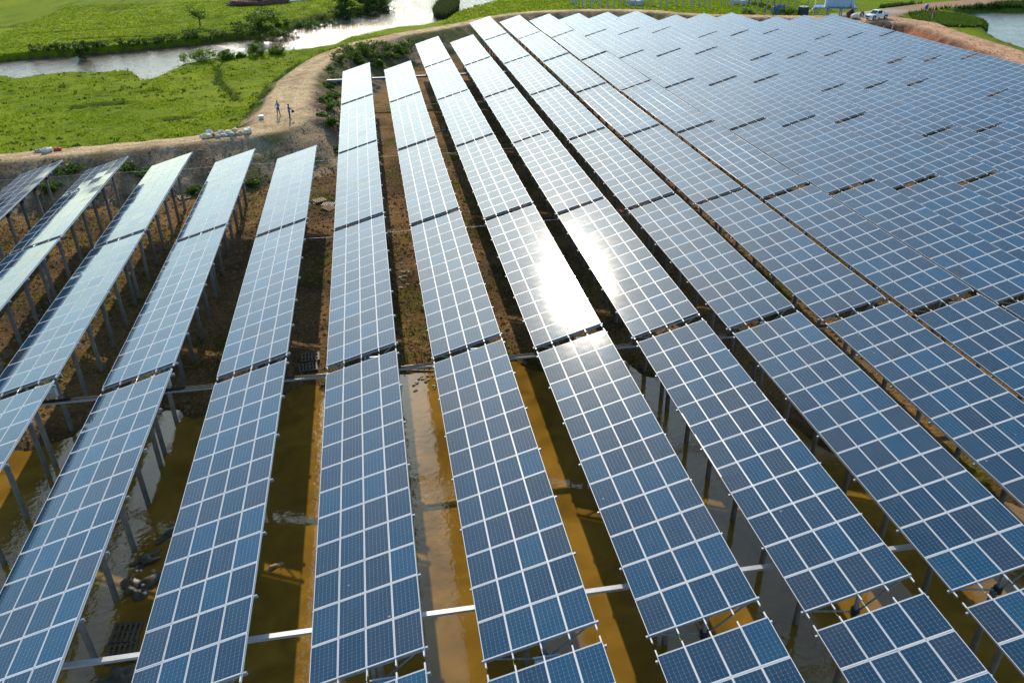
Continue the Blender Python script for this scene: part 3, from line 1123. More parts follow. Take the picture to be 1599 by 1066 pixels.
for (x, y, w, h) in ((-3.6, 127.6, 4.6, 2.6), (-1.2, 130.0, 4.6, 2.4), (-5.4, 123.6, 4.0, 2.2), (1.2, 132.6, 4.4, 2.2), (-1.6, 125.6, 4.0, 2.0), (4.4, 135.4, 4.0, 2.0), (-6.6, 119.4, 3.6, 1.8),
                      (1.4, 129.0, 4.0, 2.0), (-3.8, 121.8, 3.6, 1.8), (3.8, 132.6, 3.6, 1.8), (7.4, 138.2, 3.2, 1.6), (-.6, 122.6, 3.2, 1.5),
                      (-8.0, 112.6, 3.0, 1.4), (-7.0, 108.4, 2.8, 1.3), (-8.0, 103.4, 2.8, 1.3), (-7.4, 98.0, 2.6, 1.2), (-8.4, 93.5, 2.6, 1.2), (-7.4, 89.7, 2.6, 1.2), (-8.2, 85.0, 2.4, 1.2), (-7.2, 80.6, 2.4, 1.1),
                      (-6.4, 75.4, 2.2, 1.0), (-25.6, 68.6, 2.8, 1.2), (-27.8, 69.6, 2.2, 1.0), (-33.6, 69.2, 3.2, 1.3), (-41.2, 69.6, 3.6, 1.4), (-37.0, 67.6, 2.4, 1.0), (-21.0, 66.4, 2.2, .8), (-30.4, 66.6, 2.4, .9),
                      (-15.5, 67.6, 1.6, .7), (-34.8, 66.4, 2.6, .9)):
    top = y > 118
    shrub("slope_bush", x, y, w, h, "leafy bush in the thicket on the slope above the short wide cable tray" if top else
          "small weedy bush on the eroded inner slope below the dirt path", "shrub", g if top else "weedy bushes on the eroded slope", 'leaf', 800 if top else 460, .16)
shrub("field_bush", 79.4, 156.9, 3.8, 1.8, "bush growing at the foot of the concrete post field", "shrub", None, 'leaf_dk', 600, .16)
shrub("field_bush", 86.9, 153.4, 5.2, 2.4, "wide olive bush between workers and dark tank", "shrub", None, 'leaf', 900, .16)


def blades(name, pts, h, wid, mt, nb=4, lean=.35):
    """tufts of pointed blades rooted at pts"""
    n = len(pts)
    pts = np.repeat(pts, nb, 0)
    hh = np.repeat(h, nb) * (0.6 + .6 * rng.random(n * nb))
    a = rng.random(n * nb) * 6.283
    d = np.stack([np.cos(a), np.sin(a), np.zeros_like(a)], 1)
    s = np.stack([-np.sin(a), np.cos(a), np.zeros_like(a)], 1)
    w = wid * (0.6 + .8 * rng.random(n * nb))[:, None]
    base = pts + d * (rng.random(n * nb) * wid * 1.5)[:, None]
    tip = base + d * (hh * lean * (0.4 + rng.random(n * nb)))[:, None] + np.stack([0 * hh, 0 * hh, hh], 1)
    V = np.stack([base - s * w, base + s * w, tip], 1).reshape(-1, 3)
    me = bpy.data.meshes.new(name)
    me.from_pydata(V.tolist(), [], np.arange(len(V)).reshape(-1, 3).tolist())
    at = me.attributes.new("tone", 'FLOAT', 'POINT')
    at.data.foreach_set("value", np.repeat(np.repeat(rng.random(n), nb), 3).astype(np.float32))
    me.materials.append(mt)
    return me


def scatter(n, x0, x1, y0, y1, cond):
    x = x0 + (x1 - x0) * rng.random(n)
    y = y0 + (y1 - y0) * rng.random(n)
    H, Cc = terrain(x, y)
    mk = cond(x, y, H, Cc)
    return np.stack([x, y, H - .02], 1)[mk]


def is_green(x, y, H, Cc):
    return (Cc[:, 1] > Cc[:, 0] * 1.25) & (H > 1.5)


_cl = lambda x, y: fbm(x + 5, y + 9, .35, 3)
P = scatter(30000, -62, -8, 76, 140, lambda x, y, H, C_: is_green(x, y, H, C_) & (_cl(x, y) + .25 * (rng.random(len(x)) - .5) > .5))
tag(link("pasture_grass", blades("pasture_grass", P, .08 + .14 * rng.random(len(P)), .07, M['grass'])),
    "short green grass tufts in the pasture beside the dike", "grass", kind="stuff")
P = scatter(16000, -75, 0, 146, 215, is_green)
tag(link("far_pasture_grass", blades("far_pasture_grass", P, .12 + .12 * rng.random(len(P)), .12, M['grass'])),
    "bright green grass in the pasture beyond the river", "grass", kind="stuff")
P = scatter(16000, 14, 100, 148, 205, is_green)
tag(link("post_field_grass", blades("post_field_grass", P, .14 + .16 * rng.random(len(P)), .12, M['grass'])),
    "green grass round the concrete post field", "grass", kind="stuff")
P = scatter(26000, -42, 12, 66, 145, lambda x, y, H, C_: (C_[:, 1] > C_[:, 0] * 1.15) & (C_[:, 1] < .12) & (H > .35))
tag(link("slope_weeds", blades("slope_weeds", P, .25 + .4 * rng.random(len(P)), .06, M['weed'], 5)),
    "green weeds clinging to the dike slopes", "weeds", kind="stuff")
P = scatter(9000, 14, 24, 172, 212, lambda x, y, H, C_: (((x - 17.2 - (y - 190) * .19) / 2.6) ** 2 + ((y - 193) / 15) ** 2 < 1))
P[:, 2] = 1.1
tag(link("reed_bed", blades("reed_bed", P, 1.3 + .9 * rng.random(len(P)), .12, M['reed'], 5)),
    "grey-green reed bed standing in the bright river", "reeds", kind="stuff")
P = scatter(60000, -40, 40, 24, 72, lambda x, y, H, C_: (H > .1) & (H < .6) & (fbm(x + 9, y + 31, 0.16) + .3 * (rng.random(len(x)) - .5) > .52))
tag(link("dry_grass", blades("dry_grass", P, .08 + .16 * rng.random(len(P)), .035, leaf_mat('dry_grass_blades', (.10, .085, .015), (.24, .18, .06), .35), 3)),
    "sparse dry grass and moss between the solar rows", "grass", kind="stuff")
P = scatter(800, -62, -8, 76, 140, lambda x, y, H, C_: is_green(x, y, H, C_) & (fbm(x, y + 50, .2, 3) > .47))
P = np.repeat(P, 5, 0) + rng.normal(size=(len(P) * 5, 3)) * np.array([.22, .12, 0])
tag(link("rush_tufts", blades("rush_tufts", P, .16 + .18 * rng.random(len(P)), .05, M['leaf_dk'], 4)),
    "dark rush tufts dotted over the pasture beside the dike", "tufts", kind="stuff")
# floating weed along the pond margin
def weed_zone(x, y, H, C_):
    d, _, _, _ = poly_dist(x, y, np.array([(112, 142), (113, 133), (116.0, 131), (119, 138), (117, 146), (114, 147)], float), True)
    i = inside_poly(x, y, np.array([(108.5, 141), (108.8, 131), (113.0, 129.5), (117.6, 131.2), (121.6, 136.4), (121.0, 140.2), (122.6, 144.5), (117, 149), (111, 147.5)], float))
    return i & (fbm(x, y, .5) > .3)


P = scatter(14000, 106, 125, 125, 152, weed_zone)
P[:, 2] = np.maximum(P[:, 2], 1.55)
tag(link("water_weed", blades("water_weed", P, .3 + .4 * rng.random(len(P)), .12, M['leaf'], 4)),
    "dense green water weed along the pond margin by the road", "water weed", kind="stuff")
P = scatter(9000, 112, 148, 144, 160, lambda x, y, H, C_: (H > 1.5) & (C_[:, 1] > C_[:, 0] * 1.2) & (y > np.interp(x, [112, 125, 134, 148], [148, 152.8, 154.5, 150])))
tag(link("pond_bank_grass", blades("pond_bank_grass", P, .5 + .6 * rng.random(len(P)), .14, M['leaf_dk'], 4)),
    "tall dark grass on the bank between pond and second road", "grass", kind="stuff")


# ------------------------------------------------------------------ loose stones and clods
def clods(name, P, smin, smax, mt, label, cat):
    base_v = np.array([(1, 0, 0), (-1, 0, 0), (0, 1, 0), (0, -1, 0), (0, 0, 1), (0, 0, -.6)], float)
    base_f = np.array([(0, 2, 4), (2, 1, 4), (1, 3, 4), (3, 0, 4), (2, 0, 5), (1, 2, 5), (3, 1, 5), (0, 3, 5)])
    n = len(P)
    s = (smin + (smax - smin) * rng.random(n) ** 2.5)[:, None, None]
    V = base_v[None] * s * (0.55 + .9 * rng.random((n, 6, 3)))
    a = rng.random(n) * 6.28
    c_, s_ = np.cos(a)[:, None], np.sin(a)[:, None]
    V = np.stack([V[..., 0] * c_ - V[..., 1] * s_, V[..., 0] * s_ + V[..., 1] * c_, V[..., 2] * .7], -1) + P[:, None, :]
    F = (base_f[None] + 6 * np.arange(n)[:, None, None]).reshape(-1, 3)
    me = bpy.data.meshes.new(name)
    me.from_pydata(V.reshape(-1, 3).tolist(), [], F.tolist())
    me.materials.append(mt)
    return tag(link(name, me), label, cat, kind="stuff")


P = scatter(42000, -40, 40, 22, 72, lambda x, y, H, C_: (H > .08) & (H < .9))
clods("soil_clods", P, .05, .22, mat('clod_soil', (.20, .125, .06), .95, 0, .3), "brown soil clods strewn between the solar rows", "clods")
P = scatter(2600, -42, 20, 70, 150, lambda x, y, H, C_: (C_[:, 0] > .24))
clods("path_stones", P, .04, .16, M['stone'], "pale clods and stones along the dirt path", "stones")
P = scatter(16000, -44, 12, 62, 150, lambda x, y, H, C_: (H > .4) & (H < 3.5) & (C_[:, 0] > C_[:, 1] * 1.15) & (C_[:, 0] < .40))
clods("slope_clods", P, .06, .24, mat('slope_soil', (.27, .2, .135), .95, 0, .35), "dry clods crumbling down the eroded dike slope", "clods")
P = scatter(1500, 86, 110, 90, 145, lambda x, y, H, C_: (C_[:, 0] > .24))
clods("road_stones", P, .05, .22, mat('red_clod', (.34, .2, .13), .95, 0, .3), "reddish clods along the dirt road edges", "stones")


def blob(name, loc, sx, sy, sz, mt, parent=None, rz=0., seed=0, sub=2, rough=.18, flat=True):
    bm = bmesh.new()
    bmesh.ops.create_icosphere(bm, subdivisions=sub, radius=1)
    rr = np.random.default_rng(seed)
    ph = rr.random(9) * 6.28
    for v in bm.verts:
        c = v.co
        k = 1 + rough * (math.sin(3 * c.x + ph[0]) * math.sin(2.6 * c.y + ph[1]) + .6 * math.sin(5 * c.z + ph[2] + 4 * c.x) + .4 * math.sin(7 * c.y + ph[3]))
        v.co = Vector((c.x * sx * k, c.y * sy * k, (max(c.z, -.45) if flat else c.z) * sz * k))
    for f in bm.faces:
        f.smooth = True
    me = bpy.data.meshes.new(name)
    bm.to_mesh(me)
    bm.free()
    me.materials.append(mt)
    return link(name, me, parent, loc, (0, 0, rz))


# ------------------------------------------------------------------ sacks and bucket on the path
def sack(x, y, s, mt, label, seed, group, zoff=0., neck=True):
    z = hz(x, y)
    s *= .70
    e = empty("sack", (x, y, z + zoff), seed * 1.7)
    blob("bag", (0, 0, s * .20), s * .62, s * .42, s * .36, mt, e, 0, seed, 3, .24)
    if neck:
        part(MB().tube([(s * .5, 0, s * .28), (s * .66, 0, s * .36), (s * .78, .02, s * .46)], [s * .16, s * .07, s * .15], 8), "tied_neck", mt, e, True)
    return tag(e, label, "sack", group)


g = "sacks heaped where the paths meet"
for i, (x, y, s, mt, lab, zo) in enumerate((
        (-21.2, 75.9, .75, 'sack_white', "small white sack at the outer end of the sack heap", 0),
        (-20.5, 75.3, 1.25, 'sack_yellow', "yellowish sack lying low in front of the lilac one", 0),
        (-20.3, 76.2, 1.25, 'sack_lilac', "lilac-white sack with a red patch beside it", .1),
        (-19.7, 75.7, .62, 'sack_red', "small red sack between lilac sack and grey rubble bags", .1),
        (-19.4, 75.2, .9, 'sack_grey', "grey torn sack low at the front of the heap", 0),
        (-19.2, 76.4, .85, 'sack_white', "white sack behind the grey torn one", .12),
        (-18.7, 75.5, .95, 'sack_grey', "dark grey sack at the centre of the heap", 0),
        (-18.4, 76.4, .9, 'sack_white', "pale sack standing at the back centre of the heap", .1),
        (-17.9, 75.5, 1.05, 'sack_grey', "bluish grey sack leaning on the tan ones", 0),
        (-17.6, 76.4, 1.0, 'sack_tan', "tan sack highest in the heap", .25),
        (-17.1, 75.9, 1.0, 'sack_tan', "tan sack low beside the big white sack", 0),
        (-16.3, 76.4, 1.5, 'sack_white', "biggest white sack at the people's end of the heap", .05))):
    sack(x, y, s, M[mt], lab, i + 3, g, zo)
g = "three sacks along the narrow path"
sack(-37.4, 73.3, .95, M['sack_grey'], "greyish sack, outermost of the three along the narrow path", 31, g)
sack(-36.5, 73.1, 1.25, M['sack_white'], "white sack in the middle of the three along the narrow path", 32, g)
sack(-35.6, 73.6, .9, M['sack_red'], "red and white sack of the three along the narrow path", 33, g)


def bucket(x, y, label):
    z = hz(x, y)
    e = empty("bucket", (x, y, z))
    part(MB().tube([(0, 0, 0), (0, 0, .34)], [.26, .33], 14), "body", M['grey'], e, True)
    part(MB().tube([(0, 0, .34), (0, 0, .40)], [.35, .35], 14), "lid", M['white_paint'], e, True)
    return tag(e, label, "bucket")


bucket(-15.3, 82.2, "white-lidded tub on the path edge near the two people")


# ------------------------------------------------------------------ pallets, planks, mud
def pallet(x, y, z, rz, label, mt, tilt=0., group="old pallets lying under the tables"):
    e = empty("pallet", (x, y, z), rz)
    e.rotation_euler = (tilt, 0, rz)
    for k in range(3):
        part(MB().box(-.6, .6, -.5 + k * .44, -.38 + k * .44, 0, .09), "runner", mt, e)
    for k in range(6):
        a = -.6 + k * .218
        part(MB().box(a, a + .11, -.52, .52, .092, .115), "slat", mt, e, loc=(0, random.gauss(0, .015), 0))
    return tag(e, label, "pallet", group)


def on_ground(x, y):
    return hz(x, y) + .02


pallet(-21.9, 65.4, on_ground(-21.9, 65.4) + .03, .4, "sunlit pale pallet alone below the sack path", M['wood'], .12)
pallet(-8.3, 61.2, on_ground(-8.3, 61.2), .3, "pallet lying underneath in the stack near the path corner", M['wood_dark'])
pallet(-8.2, 61.25, on_ground(-8.2, 61.2) + .13, .5, "pallet lying on top in the stack near the path corner", M['wood'])
pallet(-7.3, 60.2, on_ground(-7.3, 60.2), -.3, "black wet pallet in front of the pallet stack", M['wood_dark'])
pallet(-7.2, 59.0, on_ground(-7.2, 59.0), .9, "tilted pallet leaning beside the pallet stack", M['wood'], .2)
pallet(-7.8, 28.6, on_ground(-7.8, 28.6), .1, "dark pallet beside the open cable tray", M['wood_dark'])
pallet(-7.7, 29.8, on_ground(-7.7, 29.8), .05, "dark pallet just behind another by the open cable tray", M['wood_dark'])
pallet(-14.5, 8.0, -.02, -.05, "slatted pallet half sunk in water below the mud heap", M['wood_dark'], .05)
pallet(-14.45, 6.9, -.03, .02, "slatted pallet half sunk in water beside the next", M['wood_dark'], .03)
for i in range(6):
    x, y = -2.0 + i * .42 + random.gauss(0, .06), 28.2 + random.gauss(0, .12)
    zz = hz(x, y)
    o = part(MB().bar((0, 0, -.3), (random.gauss(0, .08), random.gauss(.05, .05), random.uniform(.5, 1.0)), .07, .05), "stake", M['wood'], None, False, (x, y, zz))
    tag(o, "rough wooden stake in the little fence at the water edge", "stake", "stakes at the water edge")
for i, (x, y, a, l) in enumerate(((-1.6, 27.6, .1, 2.6), (-.6, 27.2, -.2, 2.2), (.8, 24.6, 1.9, 3.2), (.55, 25.6, 1.75, 2.4))):
    o = part(MB().box(-l / 2, l / 2, -.06, .06, 0, .05), "plank", M['wood'], None, False, (x, y, max(hz(x, y), 0) + .03), (.03, .02, a))
    tag(o, ["plank lying across the stakes at the water edge", "shorter plank lying in front of the stakes", "long pole slanting into the water by the tray",
            "shorter pole slanting beside the long one"][i], "plank", "timber at the water edge")
for i, (x, y, sx, sy, sz, lab) in enumerate(((-14.6, 12.4, .6, .4, .14, "dark mud and plastic heap sticking out of the water, upper mound"), (-14.5, 10.7, .7, .5, .16, "dark mud heap by the sunken pallets, lower mound"),
                                             (-13.9, 14.0, .5, .2, .12, "small mud spit at the tip of the mud heap"), (-14.2, 5.6, .6, .6, .22, "mud lump just below the sunken pallets"))):
    o = blob("mud_heap", (x, y, .0), sx, sy, sz, M['mud'], None, .6, 50 + i, 4, .55)
    tag(o, lab, "mud heap", "mud heaps in the water")
for i in range(7):
    x, y = -14.6 + random.gauss(0, .4), 11.4 + random.gauss(0, .8)
    o = blob("rubble_stone", (x, y, .22), .09, .07, .06, M['stone'], None, 0, 70 + i, 1)
    tag(o, "pale pebble lying on the dark mud heap", "stone", "pebbles on the mud heap")
o = blob("driftwood", (-8.5, 10.9, .0), .42, .13, .10, M['wood'], None, .5, 81, 3, .3)
tag(o, "pale driftwood chunk floating alone between two rows", "driftwood")
for i in range(26):
    x, y = random.uniform(-1.4, 1.0), random.uniform(24.6, 26.6)
    o = blob("rubble_stone", (x, y, max(hz(x, y), 0) + .02), random.uniform(.07, .2), random.uniform(.06, .14), .08, M['stone'], None, random.random() * 3, 90 + i, 1)
    tag(o, "pale stone in the rubble patch at the water edge below the stakes", "stone", "rubble patch at the water edge")
for i in range(22):
    x, y = 3.6 + random.gauss(0, .7), 64 + random.gauss(0, 1.6)
    x, y = (6.6 + random.gauss(0, .4), 86.5 + random.gauss(0, 1.5)) if i > 10 else (-1.1 + random.gauss(0, .5), 42 + random.gauss(0, .9))
    o = blob("rubble_stone", (x, y, hz(x, y) + .02), random.uniform(.1, .28), random.uniform(.1, .2), .1, M['stone'], None, random.random() * 3, 130 + i, 1)
    tag(o, "pale stone in the far gravel spill between two rows" if i > 10 else "pale stone in the gravel patch on brown soil between rows", "stone",
        "far gravel spill" if i > 10 else "gravel patch between rows")


# ------------------------------------------------------------------ people
def person(x, y, rz, pose, mats, label, height=1.76, hat=False, z=None):
    """one continuous skinned body; mats = skin, shirt, trousers, shoes"""
    z = hz(x, y) if z is None else z
    e = empty("person", (x, y, z), rz)
    s = height / 1.76
    J = {'pel': (0, 0, .95, .135), 'wai': (0, -.01, 1.10, .125), 'che': (0, 0, 1.32, .155), 'nek': (0, .0, 1.47, .06), 'hed': (0, .03, 1.585, .092), 'top': (0, .02, 1.69, .07)}
    E = [('pel', 'wai'), ('wai', 'che'), ('che', 'nek'), ('nek', 'hed'), ('hed', 'top')]
    for sd, n in ((-1, 'l'), (1, 'r')):
        J['sh' + n] = (sd * .19, 0, 1.40, .062)
        J['el' + n], J['wr' + n], J['ha' + n] = pose['arm' + n]
        J['hi' + n] = (sd * .095, 0, .90, .095)
        J['kn' + n] = (sd * pose['knee'], .02, .49, .062)
        J['an' + n] = (sd * pose['foot'], -.01, .09, .042)
        J['to' + n] = (sd * (pose['foot'] + .03), .17, .04, .038)
        E += [('che', 'sh' + n), ('sh' + n, 'el' + n), ('el' + n, 'wr' + n), ('wr' + n, 'ha' + n), ('pel', 'hi' + n), ('hi' + n, 'kn' + n), ('kn' + n, 'an' + n), ('an' + n, 'to' + n)]
    names = list(J)
    bm = bmesh.new()
    sk = bm.verts.layers.skin.verify()
    vs = {}
    for n in names:
        jx, jy, jz, jr = J[n]
        v = bm.verts.new((jx * s, jy * s, jz * s))
        v[sk].radius = (jr * s, jr * s * (.8 if n in ('che', 'wai', 'pel') else 1))
        v[sk].use_root = n == 'pel'
        vs[n] = v
    for a, b in E:
        bm.edges.new((vs[a], vs[b]))
    me = bpy.data.meshes.new("body")
    bm.to_mesh(me)
    bm.free()
    tmp = bpy.data.objects.new("tmp", me)
    COL.objects.link(tmp)
    tmp.modifiers.new("skin", 'SKIN')
    ss = tmp.modifiers.new("sub", 'SUBSURF')
    ss.levels = 2
    dg = bpy.context.evaluated_depsgraph_get()
    bme = bpy.data.meshes.new_from_object(tmp.evaluated_get(dg))
    bpy.data.objects.remove(tmp)
    bme.name = "body"
    bme.materials.clear()
    for mt in mats:
        bme.materials.append(mt)
    el = Vector(J['ell'][:3]) * s
    for p in bme.polygons:
        c = p.center
        if c.z > 1.45 * s:
            k = 0
        elif c.z < .10 * s:
            k = 3
        elif c.z < 0.98 * s and abs(c.x) < .30 * s and c.y < .2 * s:
            k = 2
        else:
            k = 1
            for n in 'lr':
                a, b = Vector(J['el' + n][:3]) * s, Vector(J['ha' + n][:3]) * s
                d = (b - a)
                t = max(0, min(1, (c - a).dot(d) / d.length_squared))
                if t > .02 and (c - a - d * t).length < .075 * s:
                    k = 0
        p.material_index = k
        p.use_smooth = True
    link("body", bme, e)
    if hat:
        o = blob("helmet", (0, .02 * s, 1.66 * s), .135 * s, .15 * s, .12 * s, M['helmet'], e, 0, 1, 2, .02)
    else:
        blob("hair", (0, -.005 * s, 1.665 * s), .098 * s, .108 * s, .085 * s, M['hair'], e, 0, 2, 2, .03)
    blob("nose", (0, .122 * s, 1.585 * s), .014, .02, .022, mats[0], e, 0, 3, 1, 0, False)
    # hands: palm with five fingers
    for n, sd in (('l', -1), ('r', 1)):
        h = Vector(J['ha' + n][:3]) * s
        w = Vector(J['wr' + n][:3]) * s
        d = (h - w).normalized()
        side = d.cross(Vector((0, 0, 1)))
        side = side.normalized() if side.length > .1 else Vector((1, 0, 0))
        mb = MB().obox(h + d * .03, d * .045, side * .038, d.cross(side) * .014)
        for q in range(4):
            b0 = h + d * .07 + side * (-.03 + q * .02)
            ln = (.06, .072, .068, .052)[q]
            mb.tube([b0, b0 + d * ln * .6, b0 + d * ln - Vector((0, 0, .02))], [.010, .009, .007], 5)
        t0 = h + d * .01 + side * .038 * sd
        mb.tube([t0, t0 + side * .03 * sd + d * .03, t0 + side * .035 * sd + d * .06], [.011, .010, .008], 5)
        part(mb, "hand", mats[0], e, True)
    return tag(e, label, "person")


arms_fold = {'arml': ((-.27, .06, 1.14, .047), (-.10, .26, 1.13, .036), (-.03, .29, 1.15, .034)),
             'armr': ((.27, .06, 1.14, .047), (.10, .24, 1.15, .036), (.03, .27, 1.17, .034)), 'knee': .13, 'foot': .19}
arms_phone = {'arml': ((-.25, -.02, 1.13, .047), (-.20, .20, 1.18, .036), (-.16, .27, 1.24, .034)),
              'armr': ((.24, .08, 1.14, .047), (.20, .32, 1.20, .036), (.18, .40, 1.24, .034)), 'knee': .12, 'foot': .16}
arms_down = {'arml': ((-.26, -.02, 1.13, .047), (-.28, .05, .88, .036), (-.28, .07, .80, .034)),
             'armr': ((.26, -.02, 1.13, .047), (.28, .05, .88, .036), (.28, .07, .80, .034)), 'knee': .11, 'foot': .13}
pa = person(-13.3, 82.9, 2.75, arms_fold, [M['skin'], M['shirt_a'], M['jeans'], M['black']],
            "person in blue shirt and jeans holding papers on the dirt path", 1.86)
pb = person(-11.9, 81.3, -1.25, arms_phone, [M['skin'], M['shirt_b'], M['jeans'], M['black']],
            "person in royal blue shirt holding a phone, black bag at hip", 1.84)
o = part(MB().obox((0, 0, 0), (.11, 0, 0), (0, .003, 0), (0, 0, .15)), "paper_sheet", M['paper'], None, False, (-13.42, 82.56, hz(-13.3, 82.9) + 1.30), (.5, 0, 2.75))
tag(o, "white sheets of paper held by the person in jeans", "paper")
eb = empty("shoulder_bag", (-11.45, 81.25, hz(-11.9, 81.3) + .92), -1.25)
blob("pouch", (0, 0, 0), .26, .17, .20, M['black'], eb, 0, 5, 2, .1)
part(MB().tube([(-.2, 0, .1), (-.12, -.25, .40), (0, -.38, .56), (.12, -.3, .40), (.2, 0, .1)], .018, 6), "strap", M['black'], eb, True)
tag(eb, "black shoulder bag hanging at the hip of the person with phone", "bag")
o = part(MB().box(-.04, .04, -.006, .006, -.075, .075), "phone", M['black'], None, False, (-11.9 + .43, 81.3 + .0, hz(-11.9, 81.3) + 1.33), (.6, 0, -1.25))
tag(o, "dark phone held up by the person with the shoulder bag", "phone")
for i, (x, y, rz) in enumerate(((79.6, 149.6, 3.4), (80.9, 149.2, 2.6), (81.5, 149.7, 3.9))):
    person(x, y, rz, arms_down, [M['skin'], M['work'], M['work'], M['black']],
           ["worker in yellow helmet standing apart on the far dike", "worker in yellow helmet in the pair on the dike, darker overalls", "worker in yellow helmet in the pair, beside the cable drum"][i], 1.74, True)


# ------------------------------------------------------------------ far post field
POSTS = [(46.7, 183.1), (46.8, 180.2), (46.9, 177.8), (47.8, 177.0), (49.0, 178.4), (49.6, 176.6), (52.2, 182.7), (52.4, 180.3), (52.2, 176.8), (53.2, 175.4), (54.6, 174.6),
         (58.0, 180.3), (58.0, 177.0), (58.2, 174.6), (59.2, 173.2), (60.4, 172.2), (63.0, 178.5), (63.4, 176.7), (63.7, 174.3), (64.8, 172.3), (66.2, 171.6),
         (69.2, 176.7), (69.3, 173.9), (70.2, 171.8), (71.5, 170.6), (74.6, 176.4), (74.8, 173.5), (75.0, 171.1), (75.1, 168.1), (80.4, 174.0), (80.5, 170.7), (80.3, 167.3),
         (81.9, 164.0), (86.2, 170.7), (84.2, 163.0), (87.6, 165.2), (91.7, 170.9), (90.7, 165.1), (93.2, 166.4), (92.1, 160.6), (96.5, 163.5), (99.5, 160.0), (47.0, 187.0), (53.0, 187.5), (59.0, 186.0), (64.5, 184.0), (70.0, 183), (76, 182)]
me_post = MB().tube([(0, 0, -.5), (0, 0, 2.6)], .15, 8).mesh("concrete_post", [M['pile_blue']])
for x, y in POSTS:
    o = link("concrete_post", me_post, None, (x, y, hz(x, y)), (random.gauss(0, .012), random.gauss(0, .012), 0))
    tag(o, "bare grey concrete post standing in the grass beyond the dike", "post", "concrete posts in the grass beyond the dike")
for i, (x, y, l) in enumerate(((60.1, 178.6, "pale concrete block, higher of two by the posts nearest the river"), (61.4, 177.4, "pale concrete block, lower of two by the posts nearest the river"),
                               (83.8, 174.6, "pale concrete block, back one of two behind the workers"), (85.0, 172.2, "pale concrete block, front one of two behind the workers"))):
    e = empty("concrete_block", (x, y, hz(x, y)), .3)
    part(MB().box(-.8, .8, -.5, .5, 0, .9), "base", M['grey'], e)
    part(MB().box(-.86, .86, -.56, .56, .902, 1.15), "cap", M['white_paint'], e)
    tag(e, l, "block", "concrete blocks in the post field")


def cable_drum(x, y, rz, label):
    e = empty("cable_drum", (x, y, hz(x, y)), rz)
    for sd in (-.45, .45):
        part(MB().tube([(0, sd - .05, 1.0), (0, sd + .05, 1.0)], 1.0, 20), "flange", M['blue_steel'] if sd < 0 else M['wood'], e)
    part(MB().tube([(0, -.40, 1.0), (0, .40, 1.0)], .55, 14), "core", M['black'], e, True)
    return tag(e, label, "cable drum")


cable_drum(85.0, 155.6, .5, "big blue cable drum standing behind the workers")
cable_drum(86.9, 157.0, .7, "brown-sided cable drum behind the blue one")
e = empty("water_tank", (89.3, 151.6, hz(89.3, 151.6)), .3)
part(MB().box(-.75, .75, -.75, .75, 0, 1.9), "body", mat('dark_tank', (.02, .03, .045), .5), e)
part(MB().box(-.8, .8, -.8, .8, 1.902, 2.05), "lid", M['grey'], e)
part(MB().tube([(0, 0, 2.05), (0, 0, 2.2)], .25, 10), "hatch", M['grey'], e, True)
tag(e, "dark square tank with pale lid next to the olive bush", "tank")

# transformer station on a steel platform
e = empty("station_platform", (95.8, 150.6, hz(95.8, 150.6)), -.42)
part(MB().box(-4.2, 4.2, -2.0, 2.0, 1.75, 1.95), "deck", M['blue_steel'], e)
for sx in (-3.8, -1.3, 1.3, 3.8):
    for sy in (-1.7, 1.7):
        part(MB().box(sx - .12, sx + .12, sy - .12, sy + .12, -.3, 1.75), "leg", M['pile_blue'], e)
for a, b in (((-3.8, -1.7, .1), (-1.3, -1.7, 1.6)), ((1.3, -1.7, .1), (3.8, -1.7, 1.6))):
    part(MB().bar(a, b, .08, .08), "brace", M['galv_dk'], e)
rail = MB()
for k in range(9):
    x = -4.1 + k * 1.025
    rail.box(x - .025, x + .025, -1.98, -1.93, 1.95, 3.0)
for zz in (2.45, 2.98):
    rail.box(-4.12, 4.12, -1.975, -1.935, zz - .02, zz + .03)
    rail.box(-4.12, -4.08, -1.93, 1.95, zz - .02, zz + .03)
part(rail, "railing", M['galv'], e)
stp = empty("stair", (0, 0, 0))
stp.parent = e
for k in range(7):
    part(MB().box(-5.9 + k * .26, -5.62 + k * .26, -1.6, -.7, .22 + k * .25, .26 + k * .25), "tread", M['galv'], stp)
part(MB().bar((-6.0, -1.62, .05), (-4.2, -1.62, 1.85), .05, .2), "stringer", M['galv'], stp)
part(MB().bar((-6.0, -.68, .05), (-4.2, -.68, 1.85), .05, .2), "stringer", M['galv'], stp)
tag(e, "blue steel platform on legs with railing and stair near the pickup", "platform")
z0 = hz(95.8, 150.6) + 1.95
e = empty("transformer_station", (95.9, 151.0, z0 + .003), -.42)
part(MB().box(-2.0, 3.0, -1.2, 1.2, 0, 2.7), "housing", M['container'], e)
for k in range(6):
    a = -1.9 + k * .82
    part(MB().box(a, a + .70, -1.235, -1.202, .15, 2.5), "door_panel", M['container'], e)
for k in range(4):
    a = -1.8 + k * 1.2
    part(MB().box(a, a + .5, -1.25, -1.237, 1.7, 2.2), "louvre", M['galv_dk'], e)
part(MB().box(-2.1, 3.1, -1.3, 1.3, 2.703, 2.82), "roof", M['grey'], e)
part(MB().box(3.05, 3.7, -1.1, 1.1, 0, 2.2), "switch_cabinet", M['container'], e)
tag(e, "pale blue transformer station standing on the steel platform", "transformer station")
o = part(MB().tube([(0, 0, 0), (0, 0, .55)], .12, 10), "fire_extinguisher", M['red'], None, True, (98.2, 148.4, z0 + .003))
tag(o, "red fire extinguisher at the corner of the steel platform", "extinguisher")
